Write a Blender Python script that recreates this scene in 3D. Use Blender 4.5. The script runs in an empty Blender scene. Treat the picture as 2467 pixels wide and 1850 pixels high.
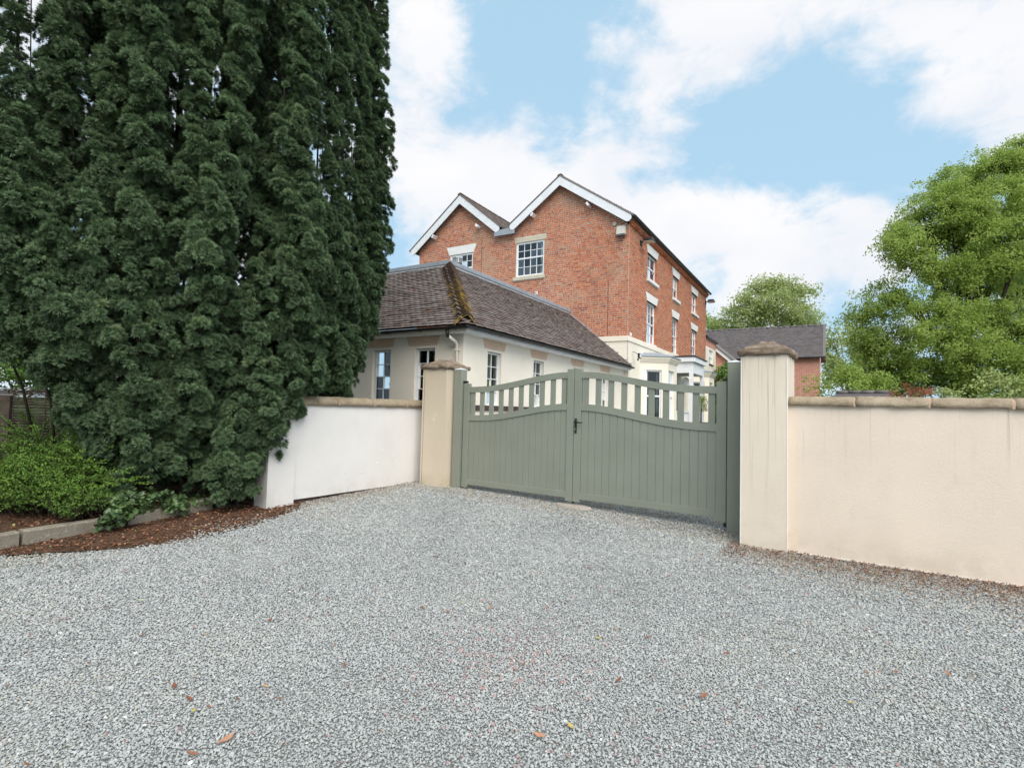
import bpy, bmesh, math, random
import numpy as np
from math import sin, cos, radians, pi, sqrt, atan2
from mathutils import Matrix, Vector, Euler, noise as mnoise

random.seed(7); rng = np.random.default_rng(7)
scn = bpy.context.scene
C = scn.collection

# ------------------------------------------------------------------ camera
CAM_H = 1.45
PITCH, ROLL = radians(2.700396), radians(1.503640)
cam_d = bpy.data.cameras.new('camera'); cam = bpy.data.objects.new('camera', cam_d); C.objects.link(cam)
cam_d.sensor_width = 36.0; cam_d.lens = 36.0 * 1278.27 / 2467.0
cam_d.clip_start = 0.05; cam_d.clip_end = 3000
_f = Vector((0, cos(PITCH), sin(PITCH))); _u = Vector((0, -sin(PITCH), cos(PITCH))); _x = Vector((1, 0, 0))
_cx = cos(ROLL)*_x + sin(ROLL)*_u; _cu = -sin(ROLL)*_x + cos(ROLL)*_u
m = Matrix.Identity(4)
for i in range(3):
    m[i][0] = _cx[i]; m[i][1] = _cu[i]; m[i][2] = -_f[i]
m[2][3] = CAM_H
cam.matrix_world = m
scn.camera = cam

# ------------------------------------------------------------------ sky, sun, exposure
SUN_TO = Vector((0.16, -0.64, 0.75)).normalized()
SUN_EL = math.asin(SUN_TO.z); SUN_AZ = atan2(SUN_TO.x, SUN_TO.y)
world = bpy.data.worlds.new('World'); scn.world = world; world.use_nodes = True
def build_world():
    nt = world.node_tree; nt.nodes.clear(); L = nt.links.new
    def nd(t, **k):
        n = nt.nodes.new(t)
        for a, b in k.items(): setattr(n, a, b)
        return n
    out = nd('ShaderNodeOutputWorld'); bg = nd('ShaderNodeBackground'); bg.inputs[1].default_value = 0.118
    sky = nd('ShaderNodeTexSky', sky_type='NISHITA', sun_disc=False)
    sky.sun_elevation = SUN_EL; sky.sun_rotation = SUN_AZ
    sky.air_density = 1.0; sky.dust_density = 1.2; sky.ozone_density = 1.6
    tc = nd('ShaderNodeTexCoord')
    sep = nd('ShaderNodeSeparateXYZ'); L(tc.outputs['Generated'], sep.inputs[0])
    mp = nd('ShaderNodeMapping'); mp.inputs['Scale'].default_value = (4.4, 4.4, 7.0); mp.inputs['Location'].default_value = (3.1, 0.4, 1.7)
    L(tc.outputs['Generated'], mp.inputs[0])
    n1 = nd('ShaderNodeTexNoise'); n1.inputs['Scale'].default_value = 1.0; n1.inputs['Detail'].default_value = 12; n1.inputs['Roughness'].default_value = 0.6
    n1.inputs['Distortion'].default_value = 0.25
    L(mp.outputs[0], n1.inputs['Vector'])
    nsc = nd('ShaderNodeMath', operation='MULTIPLY_ADD'); L(n1.outputs['Fac'], nsc.inputs[0]); nsc.inputs[1].default_value = 1.9; nsc.inputs[2].default_value = -.44; acc = nsc.outputs[0]
    n3 = nd('ShaderNodeTexNoise'); n3.inputs['Scale'].default_value = 1.0; n3.inputs['Detail'].default_value = 9; n3.inputs['Roughness'].default_value = .62; n3.inputs['Distortion'].default_value = .5
    mp3 = nd('ShaderNodeMapping'); mp3.inputs['Scale'].default_value = (11, 11, 17); mp3.inputs['Location'].default_value = (1.3, 5.2, .7)
    L(tc.outputs['Generated'], mp3.inputs[0]); L(mp3.outputs[0], n3.inputs['Vector'])
    n3s = nd('ShaderNodeMath', operation='MULTIPLY_ADD'); L(n3.outputs['Fac'], n3s.inputs[0]); n3s.inputs[1].default_value = .85; n3s.inputs[2].default_value = -.425
    ad = nd('ShaderNodeMath', operation='ADD'); L(acc, ad.inputs[0]); L(n3s.outputs[0], ad.inputs[1]); acc = ad.outputs[0]
    # cloud banks and blue gaps, as directions in the sky: (azimuth from +Y to +X, elevation, radius, amount)
    def D(px, py):
        d = _cx*((px-1233.5)/1278.27) - _cu*((py-925)/1278.27) + _f
        return d.normalized()
    BL = [((1080, 400), 12, .26), ((1300, 380), 10, .26), ((1520, 440), 8, .2), ((1250, 560), 14, .2), ((1640, 40), 10, .28), ((1850, 20), 8, .2), ((1830, 620), 13, .24), ((2120, 480), 6, .18), ((2060, 570), 8, .14), ((2440, 200), 8, .26), ((2320, 10), 11, .24), ((970, 15), 7, .26), ((1080, 120), 4, .14), ((1500, 720), 12, .24), ((1590, 215), 4, .12), ((1780, 240), 4, .08),
          ((1340, 150), 10, -.18), ((1230, 170), 9, -.22), ((1130, 245), 6, -.16), ((1010, 250), 6, -.14), ((1250, 240), 7, -.12), ((1500, 190), 8, -.16), ((1620, 260), 8, -.14), ((1800, 260), 9, -.18), ((1960, 280), 10, -.2), ((2110, 320), 8, -.18), ((2200, 430), 5, -.12), ((1950, 400), 6, -.10), ((2020, 780), 6, -.24), ((940, 590), 5, -.1)]
    for (px, py), r, amt in BL:
        d = D(px, py)
        v = nd('ShaderNodeVectorMath', operation='DOT_PRODUCT'); v.inputs[1].default_value = d
        L(tc.outputs['Generated'], v.inputs[0])
        mr = nd('ShaderNodeMapRange', interpolation_type='SMOOTHSTEP')
        mr.inputs['From Min'].default_value = cos(radians(r)); mr.inputs['From Max'].default_value = 1.0
        mr.inputs['To Min'].default_value = 0; mr.inputs['To Max'].default_value = amt
        L(v.outputs['Value'], mr.inputs['Value'])
        a = nd('ShaderNodeMath', operation='ADD'); L(acc, a.inputs[0]); L(mr.outputs[0], a.inputs[1]); acc = a.outputs[0]
    mask = nd('ShaderNodeMapRange', interpolation_type='SMOOTHSTEP')
    mask.inputs['From Min'].default_value = 0.30; mask.inputs['From Max'].default_value = 0.84
    L(acc, mask.inputs['Value'])
    # cloud body: brighter tops, faint grey undersides
    n2 = nd('ShaderNodeTexNoise'); n2.inputs['Scale'].default_value = 1.0; n2.inputs['Detail'].default_value = 6; n2.inputs['Roughness'].default_value = .5
    mp2 = nd('ShaderNodeMapping'); mp2.inputs['Scale'].default_value = (4.0, 4.0, 8.0); mp2.inputs['Location'].default_value = (7.1, 2.4, 3.0)
    L(tc.outputs['Generated'], mp2.inputs[0]); L(mp2.outputs[0], n2.inputs['Vector'])
    cr = nd('ShaderNodeValToRGB'); cr.color_ramp.elements[0].position = .3; cr.color_ramp.elements[0].color = (5.9, 6.1, 6.55, 1)
    cr.color_ramp.elements[1].position = .62; cr.color_ramp.elements[1].color = (6.75, 6.75, 6.85, 1)
    L(n2.outputs['Fac'], cr.inputs[0])
    # thin milky veil over the clear sky
    hz = nd('ShaderNodeMixRGB'); hz.inputs[0].default_value = 0.82; hz.inputs[2].default_value = (3.45, 5.25, 6.65, 1)
    L(sky.outputs[0], hz.inputs[1])
    mx = nd('ShaderNodeMixRGB'); L(mask.outputs[0], mx.inputs[0]); L(hz.outputs[0], mx.inputs[1]); L(cr.outputs[0], mx.inputs[2])
    L(mx.outputs[0], bg.inputs[0]); L(bg.outputs[0], out.inputs[0])
build_world()
sun_d = bpy.data.lights.new('sun', 'SUN'); sun_d.energy = 3.1; sun_d.angle = radians(52); sun_d.color = (1.0, 0.955, 0.89)
sun = bpy.data.objects.new('sun', sun_d); C.objects.link(sun)
sun.rotation_euler = (-SUN_TO).to_track_quat('-Z', 'Y').to_euler()
vs = scn.view_settings; vs.view_transform = 'Standard'; vs.look = 'None'; vs.exposure = 0.31; vs.gamma = 1.0; vs.use_curve_mapping = False
scn.cycles.adaptive_threshold = .025; scn.cycles.max_bounces = 5; scn.cycles.diffuse_bounces = 2; scn.cycles.glossy_bounces = 3; scn.cycles.transparent_max_bounces = 12; scn.cycles.transmission_bounces = 4

# ------------------------------------------------------------------ frames measured for the place
TB = radians(58.96562)                        # house direction (along the long front)
TG = radians(-34.65953)                       # gate line
TRW = radians(-32.97)                         # right-hand wall
TLW = radians(56.6457)                        # left-hand wall
HC = Vector((4.209, 19.421, 0))               # near corner of the brick house
def gz(x, y):                                 # level of the drive
    if y < 5.5: return 0.0
    if y < 9.5: return 0.035*(y-5.5)
    if y < 20: return 0.14 + 0.045*(y-9.5)
    return 0.61

# ------------------------------------------------------------------ materials
MATS = {}
class NT:
    def __init__(s, name):
        s.m = bpy.data.materials.new(name); s.m.use_nodes = True; s.nt = s.m.node_tree; s.nt.nodes.clear()
        s.out = s.n('ShaderNodeOutputMaterial'); s.p = s.n('ShaderNodeBsdfPrincipled')
        s.l(s.p.outputs[0], s.out.inputs['Surface']); s.tc = s.n('ShaderNodeTexCoord')
        s.geo = None
        MATS[name] = s.m
    def n(s, t, **k):
        n = s.nt.nodes.new(t)
        for a, b in k.items(): setattr(n, a, b)
        return n
    def l(s, a, b): s.nt.links.new(a, b)
    def coord(s, kind='Object', scale=(1, 1, 1), loc=(0, 0, 0)):
        mp = s.n('ShaderNodeMapping'); mp.inputs['Scale'].default_value = scale; mp.inputs['Location'].default_value = loc
        if kind == 'World':
            g = s.n('ShaderNodeNewGeometry'); s.l(g.outputs['Position'], mp.inputs[0])
        else: s.l(s.tc.outputs[kind], mp.inputs[0])
        return mp.outputs[0]
    def noise(s, vec, scale=5, detail=4, rough=.5, dist=0):
        n = s.n('ShaderNodeTexNoise'); n.inputs['Scale'].default_value = scale; n.inputs['Detail'].default_value = detail
        n.inputs['Roughness'].default_value = rough; n.inputs['Distortion'].default_value = dist; s.l(vec, n.inputs['Vector']); return n.outputs['Fac']
    def ramp(s, fac, stops, interp='LINEAR'):
        r = s.n('ShaderNodeValToRGB'); cr = r.color_ramp; cr.interpolation = interp
        while len(cr.elements) < len(stops): cr.elements.new(0.5)
        for e, (p, c) in zip(cr.elements, stops): e.position = p; e.color = (*c, 1) if len(c) == 3 else c
        s.l(fac, r.inputs[0]); return r.outputs[0]
    def mix(s, fac, a, b, mode='MIX'):
        x = s.n('ShaderNodeMixRGB', blend_type=mode)
        for i, v in ((0, fac), (1, a), (2, b)):
            if isinstance(v, (int, float)): x.inputs[i].default_value = v
            elif isinstance(v, tuple): x.inputs[i].default_value = (*v, 1)
            else: s.l(v, x.inputs[i])
        return x.outputs[0]
    def math(s, op, a, b=None):
        x = s.n('ShaderNodeMath', operation=op)
        for i, v in ((0, a), (1, b)):
            if v is None: continue
            if isinstance(v, (int, float)): x.inputs[i].default_value = v
            else: s.l(v, x.inputs[i])
        return x.outputs[0]
    def rng(s, v, a, b, c=0, d=1, smooth=True):
        x = s.n('ShaderNodeMapRange', interpolation_type='SMOOTHSTEP' if smooth else 'LINEAR')
        x.inputs['From Min'].default_value = a; x.inputs['From Max'].default_value = b; x.inputs['To Min'].default_value = c; x.inputs['To Max'].default_value = d
        s.l(v, x.inputs['Value']); return x.outputs[0]
    def bump(s, h, strength=.3, dist=.01):
        b = s.n('ShaderNodeBump'); b.inputs['Strength'].default_value = strength; b.inputs['Distance'].default_value = dist
        s.l(h, b.inputs['Height']); s.l(b.outputs[0], s.p.inputs['Normal'])
    def base(s, c):
        if isinstance(c, tuple): s.p.inputs['Base Color'].default_value = (*c, 1)
        else: s.l(c, s.p.inputs['Base Color'])
    def rough(s, v, spec=.5):
        if isinstance(v, (int, float)): s.p.inputs['Roughness'].default_value = v
        else: s.l(v, s.p.inputs['Roughness'])
        s.p.inputs['Specular IOR Level'].default_value = spec
    def xyz(s, kind='World'):
        sp = s.n('ShaderNodeSeparateXYZ')
        if kind == 'World': g = s.n('ShaderNodeNewGeometry'); s.l(g.outputs['Position'], sp.inputs[0])
        else: s.l(s.tc.outputs[kind], sp.inputs[0])
        return sp.outputs
    def rnd(s):                                # a random number per loose piece and per object
        g = s.n('ShaderNodeNewGeometry'); o = s.n('ShaderNodeObjectInfo')
        a = s.math('ADD', g.outputs['Random Per Island'], o.outputs['Random']); return s.math('FRACT', a)

def simple(name, col, rough=.6, spec=.4, var=.12, scale=6, bump=.0, bscale=60, metallic=0):
    t = NT(name); v = t.coord('World'); f = t.noise(v, scale, 5, .6)
    t.base(t.ramp(f, [(.3, tuple(c*(1-var) for c in col)), (.7, tuple(min(1, c*(1+var)) for c in col))]))
    t.rough(rough, spec); t.p.inputs['Metallic'].default_value = metallic
    if bump: t.bump(t.noise(v, bscale, 4, .6), bump, .004)
    return t.m

def m_render(name, col, stain=(.36, .29, .2), streak=.5, green=.0, z_top=2.1, coarse=1.0, lo=.56, hi=.72, run=1.5):
    t = NT(name); v = t.coord('World')
    big = t.noise(v, 1.1, 4, .6); fine = t.noise(v, 160, 3, .6)
    c = t.ramp(big, [(.3, tuple(x*.93 for x in col)), (.7, tuple(min(1, x*1.04) for x in col))])
    sx = t.coord('Object', (26, 26, .55)); s1 = t.noise(sx, 1, 3, .7); z = t.xyz('World')[2]
    top = t.rng(z, z_top-run, z_top+.05)
    st = t.math('MULTIPLY', t.rng(s1, lo, hi), top)
    c = t.mix(t.math('MULTIPLY', st, streak), c, stain)
    sp = t.noise(t.coord('World', (1, 1, .5)), 3.2, 6, .7)
    c = t.mix(t.math('MULTIPLY', t.rng(sp, .6, .78), .22), c, stain)
    low = t.math('MULTIPLY', t.rng(z, .42, .06), t.rng(t.noise(v, 4, 4, .7), .35, .65))
    c = t.mix(t.math('MULTIPLY', low, .2+green), c, (.34, .29, .17))
    t.base(c); t.rough(.9, .2)
    t.bump(t.math('ADD', fine, t.math('MULTIPLY', t.noise(v, 60, 2, .5), .6)), .35*coarse, .006)
    return t.m
m_render('cream_render', (.80, .675, .555), streak=.7)
m_render('streaked_render', (.79, .685, .56), stain=(.36, .285, .19), streak=.7, lo=.49, hi=.68, run=1.9)
m_render('tan_render', (.66, .56, .43), streak=.35, green=.2)
m_render('white_render', (.83, .79, .75), streak=.12, coarse=.5)
m_render('house_cream', (.88, .80, .68), stain=(.66, .58, .47), streak=.10, z_top=3.0, coarse=.4)
simple('peach_lintel', (.70, .50, .37), .85, .2, .07, 4, .2, 90)
simple('white_lintel', (.78, .755, .73), .7, .3, .05, 3, .15, 90)
simple('stone_lintel', (.56, .50, .39), .85, .2, .12, 6, .25, 60)
simple('white_upvc', (.82, .83, .84), .35, .5, .03, 2)
simple('white_paint', (.80, .81, .83), .5, .4, .06, 3)
def m_barge():
    t = NT('weathered_white_paint'); v = t.coord('World'); n = t.noise(t.coord('World', (6, 6, 22)), 1, 6, .75)
    t.base(t.mix(t.rng(n, .52, .68), (.78, .79, .81), (.42, .40, .38))); t.rough(.7, .3); return t.m
m_barge()
def m_gate():
    t = NT('sage_gate_paint'); v = t.coord('World'); n = t.noise(v, 2.5, 5, .6)
    c = t.ramp(n, [(.3, (.24, .255, .205)), (.7, (.268, .283, .23))])
    fl = t.noise(t.coord('World'), 90, 3, .6)
    c = t.mix(t.math('MULTIPLY', t.rng(fl, .62, .75), .16), c, (.33, .33, .29))
    z = t.xyz()[2]; low = t.math('MULTIPLY', t.rng(z, .5, .1), t.rng(t.noise(v, 7, 5, .7), .4, .7)); c = t.mix(t.math('MULTIPLY', low, .25), c, (.30, .28, .22))
    t.base(c); t.rough(t.rng(n, .2, .8, .42, .56), .45); t.bump(t.noise(v, 300, 2, .5), .06, .002); return t.m
m_gate()
simple('black_iron', (.018, .018, .02), .45, .5, .2, 20)
simple('black_plastic', (.016, .017, .02), .38, .5, .25, 6)
simple('steel', (.45, .45, .44), .4, .5, .1, 20, metallic=.9)
simple('brass', (.70, .46, .22), .35, .5, .1, 20, metallic=1)
simple('lead_flashing', (.30, .33, .37), .55, .5, .14, 5, .15, 30)
simple('concrete_pad', (.40, .35, .30), .9, .2, .15, 9, .4, 60)
simple('dark_brick_sill', (.07, .045, .042), .75, .3, .4, 12, .3, 70)
simple('mortar', (.62, .54, .46), .95, .1, .14, 7, .4, 80)
simple('coping_mortar', (.44, .30, .22), .95, .1, .14, 9, .4, 80)
simple('tile_underlay', (.045, .028, .022), .95, .1, .4, 14)  # dark brown: shade and moss in the tile gaps put into the colour
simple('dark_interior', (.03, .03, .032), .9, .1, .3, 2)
simple('curtain', (.62, .62, .60), .9, .1, .08, 9)
simple('bark', (.062, .047, .036), .95, .1, .35, 9, .6, 40)
simple('weathered_timber', (.16, .13, .10), .9, .15, .3, 10, .4, 60)
simple('wicker', (.085, .065, .048), .85, .2, .5, 18, .3, 60)
simple('pot_grey', (.10, .105, .11), .6, .4, .1, 6)
simple('blue_flower', (.10, .25, .55), .7, .2, .2, 9)
simple('alarm_cream', (.55, .52, .46), .6, .4, .06, 6)
simple('lamp_diffuser', (.55, .45, .33), .4, .5, .05, 6)

def m_stone():
    t = NT('cap_stone'); v = t.coord('World'); n = t.noise(v, 5, 6, .7); l = t.noise(t.coord('World', (3, 3, 26)), 1, 5, .7)
    c = t.ramp(l, [(.28, (.08, .058, .04)), (.45, (.22, .165, .12)), (.62, (.33, .26, .20)), (.8, (.19, .145, .11))])
    c = t.mix(t.rng(n, .58, .72, 0, .55), c, (.17, .155, .10)); c = t.mix(t.rng(t.noise(v, 45, 3, .6), .66, .74, 0, .6), c, (.66, .6, .5))
    t.base(c); t.rough(.95, .12); t.bump(t.math('ADD', t.noise(v, 70, 5, .7), l), .9, .014)
    t = NT('coping_stone'); v = t.coord('World'); n = t.noise(v, 6, 6, .7); o = t.n('ShaderNodeObjectInfo').outputs['Random']
    c = t.ramp(n, [(.25, (.21, .165, .11)), (.48, (.36, .29, .205)), (.7, (.47, .385, .28))])
    c = t.mix(t.rng(t.noise(t.coord('World', (2, 2, 9)), 3, 5, .7), .55, .75, 0, .6), c, (.20, .16, .09))
    c = t.mix(t.math('MULTIPLY', o, .3), c, (.33, .24, .16))
    t.base(c); t.rough(.95, .12); t.bump(t.math('ADD', t.noise(v, 55, 5, .75), t.math('MULTIPLY', t.noise(v, 14, 4, .7), 1.5)), .8, .014)
m_stone()

def m_brick():
    t = NT('old_brick'); r = t.rnd(); v = t.coord('Object')
    c = t.ramp(r, [(0, (.31, .11, .07)), (.14, (.48, .145, .07)), (.36, (.57, .20, .095)), (.55, (.45, .13, .07)), (.7, (.61, .235, .115)), (.84, (.51, .21, .125)), (.95, (.38, .175, .11)), (1, (.5, .30, .19))])
    big = t.noise(t.coord('World'), .55, 4, .6)
    c = t.mix(t.rng(big, .50, .72, 0, .65), c, (.45, .25, .15)); c = t.mix(t.rng(t.noise(t.coord('World', (1, 1, .7), (7, 2, 5)), .8, 6, .75), .54, .74, 0, .55), c, (.23, .09, .065))                         # lichen-washed patches
    gr = t.math('MULTIPLY', t.rng(t.noise(t.coord('World', loc=(4, 1, 9)), .9, 5, .7), .56, .72), t.rng(t.noise(t.coord('World'), 12, 4, .7), .4, .62))
    c = t.mix(t.math('MULTIPLY', gr, .5), c, (.27, .235, .12))
    sp = t.noise(t.coord('World'), 38, 4, .7); c = t.mix(t.rng(sp, .6, .72, 0, .5), c, (.62, .50, .42))
    c = t.mix(t.rng(t.noise(t.coord('World', loc=(9, 3, 2)), 26, 3, .7), .64, .72, 0, .55), c, (.16, .07, .05))
    t.base(c); t.rough(.92, .12); t.bump(t.noise(t.coord('World'), 85, 4, .7), .6, .006)
    # brickwork too far away to pick the bricks apart
    t = NT('far_brick'); b = t.n('ShaderNodeTexBrick'); b.offset = .5
    sc = 1.0; t.l(t.coord('UV', (1, 1, 1)), b.inputs['Vector']); b.inputs['Scale'].default_value = 1
    b.inputs['Brick Width'].default_value = .235; b.inputs['Row Height'].default_value = .08; b.inputs['Mortar Size'].default_value = .012; b.inputs['Mortar Smooth'].default_value = .2
    b.inputs['Color1'].default_value = (.46, .13, .08, 1); b.inputs['Color2'].default_value = (.66, .25, .16, 1); b.inputs['Mortar'].default_value = (.74, .55, .47, 1); b.inputs['Bias'].default_value = -.1
    n = t.noise(t.coord('World', (1, 1, 7)), 3, 5, .7); c = t.mix(t.rng(n, .62, .72, 0, .45), b.outputs['Color'], (.30, .2, .2)); t.base(c); t.rough(.9, .15)
    t.bump(b.outputs['Fac'], -.4, .01)
m_brick()

def m_tiles():
    t = NT('clay_roof_tile'); r = t.rnd(); w = t.coord('World')
    c = t.ramp(r, [(0, (.12, .09, .078)), (.25, (.18, .145, .13)), (.55, (.215, .178, .163)), (.85, (.25, .21, .193)), (1, (.19, .12, .09))])
    moss = t.noise(w, 1.6, 6, .75); c = t.mix(t.rng(moss, .60, .74, 0, .55), c, (.20, .18, .075))
    c = t.mix(t.rng(t.noise(t.coord('World', loc=(3, 3, 3)), 24, 4, .7), .6, .7, 0, .6), c, (.12, .045, .025))
    li = t.rng(t.noise(w, 60, 2, .5), .73, .77); c = t.mix(t.math('MULTIPLY', li, .8), c, (.6, .58, .52))
    t.base(c); t.rough(.85, .25); t.bump(t.noise(w, 70, 4, .7), .5, .006)
    t = NT('hip_tile'); w = t.coord('World')
    n = t.noise(w, 2.2, 5, .7); c = t.ramp(t.noise(w, 9, 5, .7), [(.3, (.075, .05, .038)), (.6, (.17, .12, .09)), (.8, (.21, .13, .08))])
    z = t.xyz()[2]; zone = t.math('MULTIPLY', t.rng(t.noise(t.coord('World', (2, 2, 4)), 1.3, 4, .6), .44, .60), t.rng(z, 4.7, 4.2))
    c = t.mix(t.math('MULTIPLY', zone, .85), c, (.50, .34, .07)); c = t.mix(t.rng(t.noise(w, 6, 4, .7), .6, .7, 0, .6), c, (.06, .06, .035))
    t.base(c); t.rough(.9, .2); t.bump(t.noise(w, 50, 5, .7), .7, .01)
    t = NT('slate_roof'); w = t.coord('World'); r = t.rnd()
    c = t.ramp(r, [(0, (.12, .105, .105)), (.5, (.155, .138, .138)), (1, (.19, .165, .16))]); c = t.mix(t.rng(t.noise(w, .8, 5, .7), .45, .7, 0, .5), c, (.165, .135, .125))
    c = t.mix(t.rng(t.noise(w, 22, 2, .5), .70, .74, 0, .6), c, (.5, .48, .46)); t.base(c); t.rough(.85, .25); t.bump(t.noise(w, 40, 4, .7), .4, .01)
m_tiles()

def m_glass():
    t = NT('window_glass'); t.nt.nodes.remove(t.p)
    tr = t.n('ShaderNodeBsdfTransparent'); tr.inputs[0].default_value = (.80, .84, .83, 1)
    gl = t.n('ShaderNodeBsdfGlossy'); gl.inputs['Roughness'].default_value = .015; gl.inputs['Color'].default_value = (.92, .95, .97, 1)
    fr = t.n('ShaderNodeFresnel'); fr.inputs['IOR'].default_value = 1.62
    w = t.noise(t.coord('World'), 1.7, 2, .5); b = t.n('ShaderNodeBump'); b.inputs['Strength'].default_value = .12; b.inputs['Distance'].default_value = .04
    t.l(w, b.inputs['Height']); t.l(b.outputs[0], gl.inputs['Normal'])
    mx = t.n('ShaderNodeMixShader'); t.l(t.math('MINIMUM', t.math('MULTIPLY', fr.outputs[0], 1.35), .95), mx.inputs[0]); t.l(tr.outputs[0], mx.inputs[1]); t.l(gl.outputs[0], mx.inputs[2]); t.l(mx.outputs[0], t.out.inputs['Surface'])
m_glass()

def inst_attr(t, name='tint'):
    a = t.n('ShaderNodeAttribute', attribute_type='INSTANCER', attribute_name=name); return a.outputs['Fac']
def m_gravel():
    t = NT('slate_chipping'); r = inst_attr(t); v = t.coord('Object')
    c = t.ramp(r, [(0, (.32, .326, .314)), (.12, (.375, .384, .372)), (.4, (.43, .44, .428)), (.7, (.472, .484, .47)), (.9, (.53, .54, .525)), (.925, (.40, .365, .28)), (.955, (.46, .37, .29)), (.965, (.36, .21, .205)), (.985, (.44, .28, .26)), (.99, (.78, .77, .73)), (1, (.86, .85, .82))])
    c = t.mix(t.rng(t.noise(v, 1.4, 3, .6), .3, .7, 0, .3), c, (.40, .41, .40), 'MIX'); t.base(c); t.rough(.82, .25); t.bump(t.noise(v, 4, 3, .6), .25, .3)
    t = NT('gravel_bed'); w = t.coord('World'); n = t.noise(w, 80, 4, .7); x = t.xyz()
    c = t.ramp(n, [(.3, (.20, .204, .196)), (.5, (.29, .296, .286)), (.7, (.39, .396, .385))])
    big = t.noise(w, .12, 4, .6)
    far = t.math('MAXIMUM', t.rng(x[1], 15, 24), t.rng(x[0], -3.6, -4.6)); c = t.mix(far, c, t.ramp(t.noise(w, 3, 5, .7), [(.3, (.035, .055, .02)), (.7, (.075, .11, .04))]))
    t.base(c); t.rough(.95, .1); t.bump(n, .8, .012)
    t = NT('bed_soil'); w = t.coord('World'); n = t.noise(w, 34, 5, .75)
    c = t.ramp(n, [(.3, (.045, .028, .02)), (.55, (.12, .07, .045)), (.75, (.24, .13, .08))]); t.base(c); t.rough(.95, .1); t.bump(n, .9, .02)
    t = NT('litter_flake'); r = inst_attr(t)
    c = t.ramp(r, [(0, (.07, .036, .024)), (.4, (.15, .07, .042)), (.7, (.24, .108, .062)), (.88, (.36, .17, .095)), (.97, (.46, .28, .18)), (1, (.24, .30, .09))]); t.base(c); t.rough(.85, .2)
    t = NT('kerb_concrete'); w = t.coord('World'); n = t.noise(w, 4, 6, .7)
    c = t.ramp(n, [(.3, (.19, .165, .13)), (.7, (.33, .295, .235))]); c = t.mix(t.rng(t.noise(w, 45, 3, .6), .58, .68, 0, .5), c, (.55, .52, .46)); c = t.mix(t.rng(t.noise(w, 8, 5, .7), .58, .7, 0, .6), c, (.15, .12, .08))
    t.base(c); t.rough(.95, .1); t.bump(t.noise(w, 80, 4, .7), .6, .008)
    for nm, cols in (('brown_leaf', [(0, (.20, .075, .042)), (.5, (.32, .135, .075)), (1, (.45, .24, .15))]), ('yellow_leaf', [(0, (.45, .42, .10)), (1, (.55, .33, .12))])):
        t = NT(nm); o = t.n('ShaderNodeObjectInfo').outputs['Random']; c = t.ramp(o, cols); c = t.mix(t.rng(t.noise(t.coord('World'), 60, 4, .7), .45, .65, 0, .5), c, (.17, .07, .045)); t.base(c); t.rough(.7, .3)
m_gravel()

def m_leaf(name, stops, transl=.35, rough=.55, spec=.3):
    t = NT(name); r = inst_attr(t); tip = t.n('ShaderNodeAttribute', attribute_name='tip').outputs['Fac']
    c = t.ramp(r, stops); c = t.mix(t.math('MULTIPLY', tip, .45), c, tuple(min(1, x*1.7+.01) for x in stops[-1][1]))
    t.base(c); t.rough(rough, spec)
    tl = t.n('ShaderNodeBsdfTranslucent'); t.l(c, tl.inputs[0]); mx = t.n('ShaderNodeMixShader'); mx.inputs[0].default_value = transl
    t.l(t.p.outputs[0], mx.inputs[1]); t.l(tl.outputs[0], mx.inputs[2]); t.l(mx.outputs[0], t.out.inputs['Surface'])
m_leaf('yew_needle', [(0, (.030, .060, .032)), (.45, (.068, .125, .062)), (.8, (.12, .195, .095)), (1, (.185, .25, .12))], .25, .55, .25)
m_leaf('dry_needle', [(0, (.22, .12, .07)), (1, (.38, .22, .13))], .2)
m_leaf('oak_leaf', [(0, (.16, .245, .04)), (.5, (.27, .37, .075)), (1, (.38, .47, .13))], .55)
m_leaf('lime_leaf', [(0, (.24, .31, .09)), (.5, (.34, .41, .15)), (1, (.43, .48, .21))], .5)
m_leaf('shrub_leaf', [(0, (.025, .065, .02)), (.45, (.065, .15, .03)), (.8, (.16, .30, .05)), (1, (.30, .43, .09))], .35)
m_leaf('pale_shrub_leaf', [(0, (.15, .22, .06)), (.5, (.26, .33, .10)), (1, (.38, .42, .16))], .35)
m_leaf('red_leaf', [(0, (.16, .05, .035)), (.5, (.32, .10, .06)), (1, (.42, .20, .12))], .3)
m_leaf('ivy_leaf', [(0, (.022, .045, .022)), (.6, (.05, .095, .04)), (1, (.13, .2, .06))], .15, .4, .5)
m_leaf('laurel_leaf', [(0, (.05, .11, .02)), (.5, (.11, .2, .04)), (1, (.22, .33, .08))], .3, .4, .5)

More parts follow.
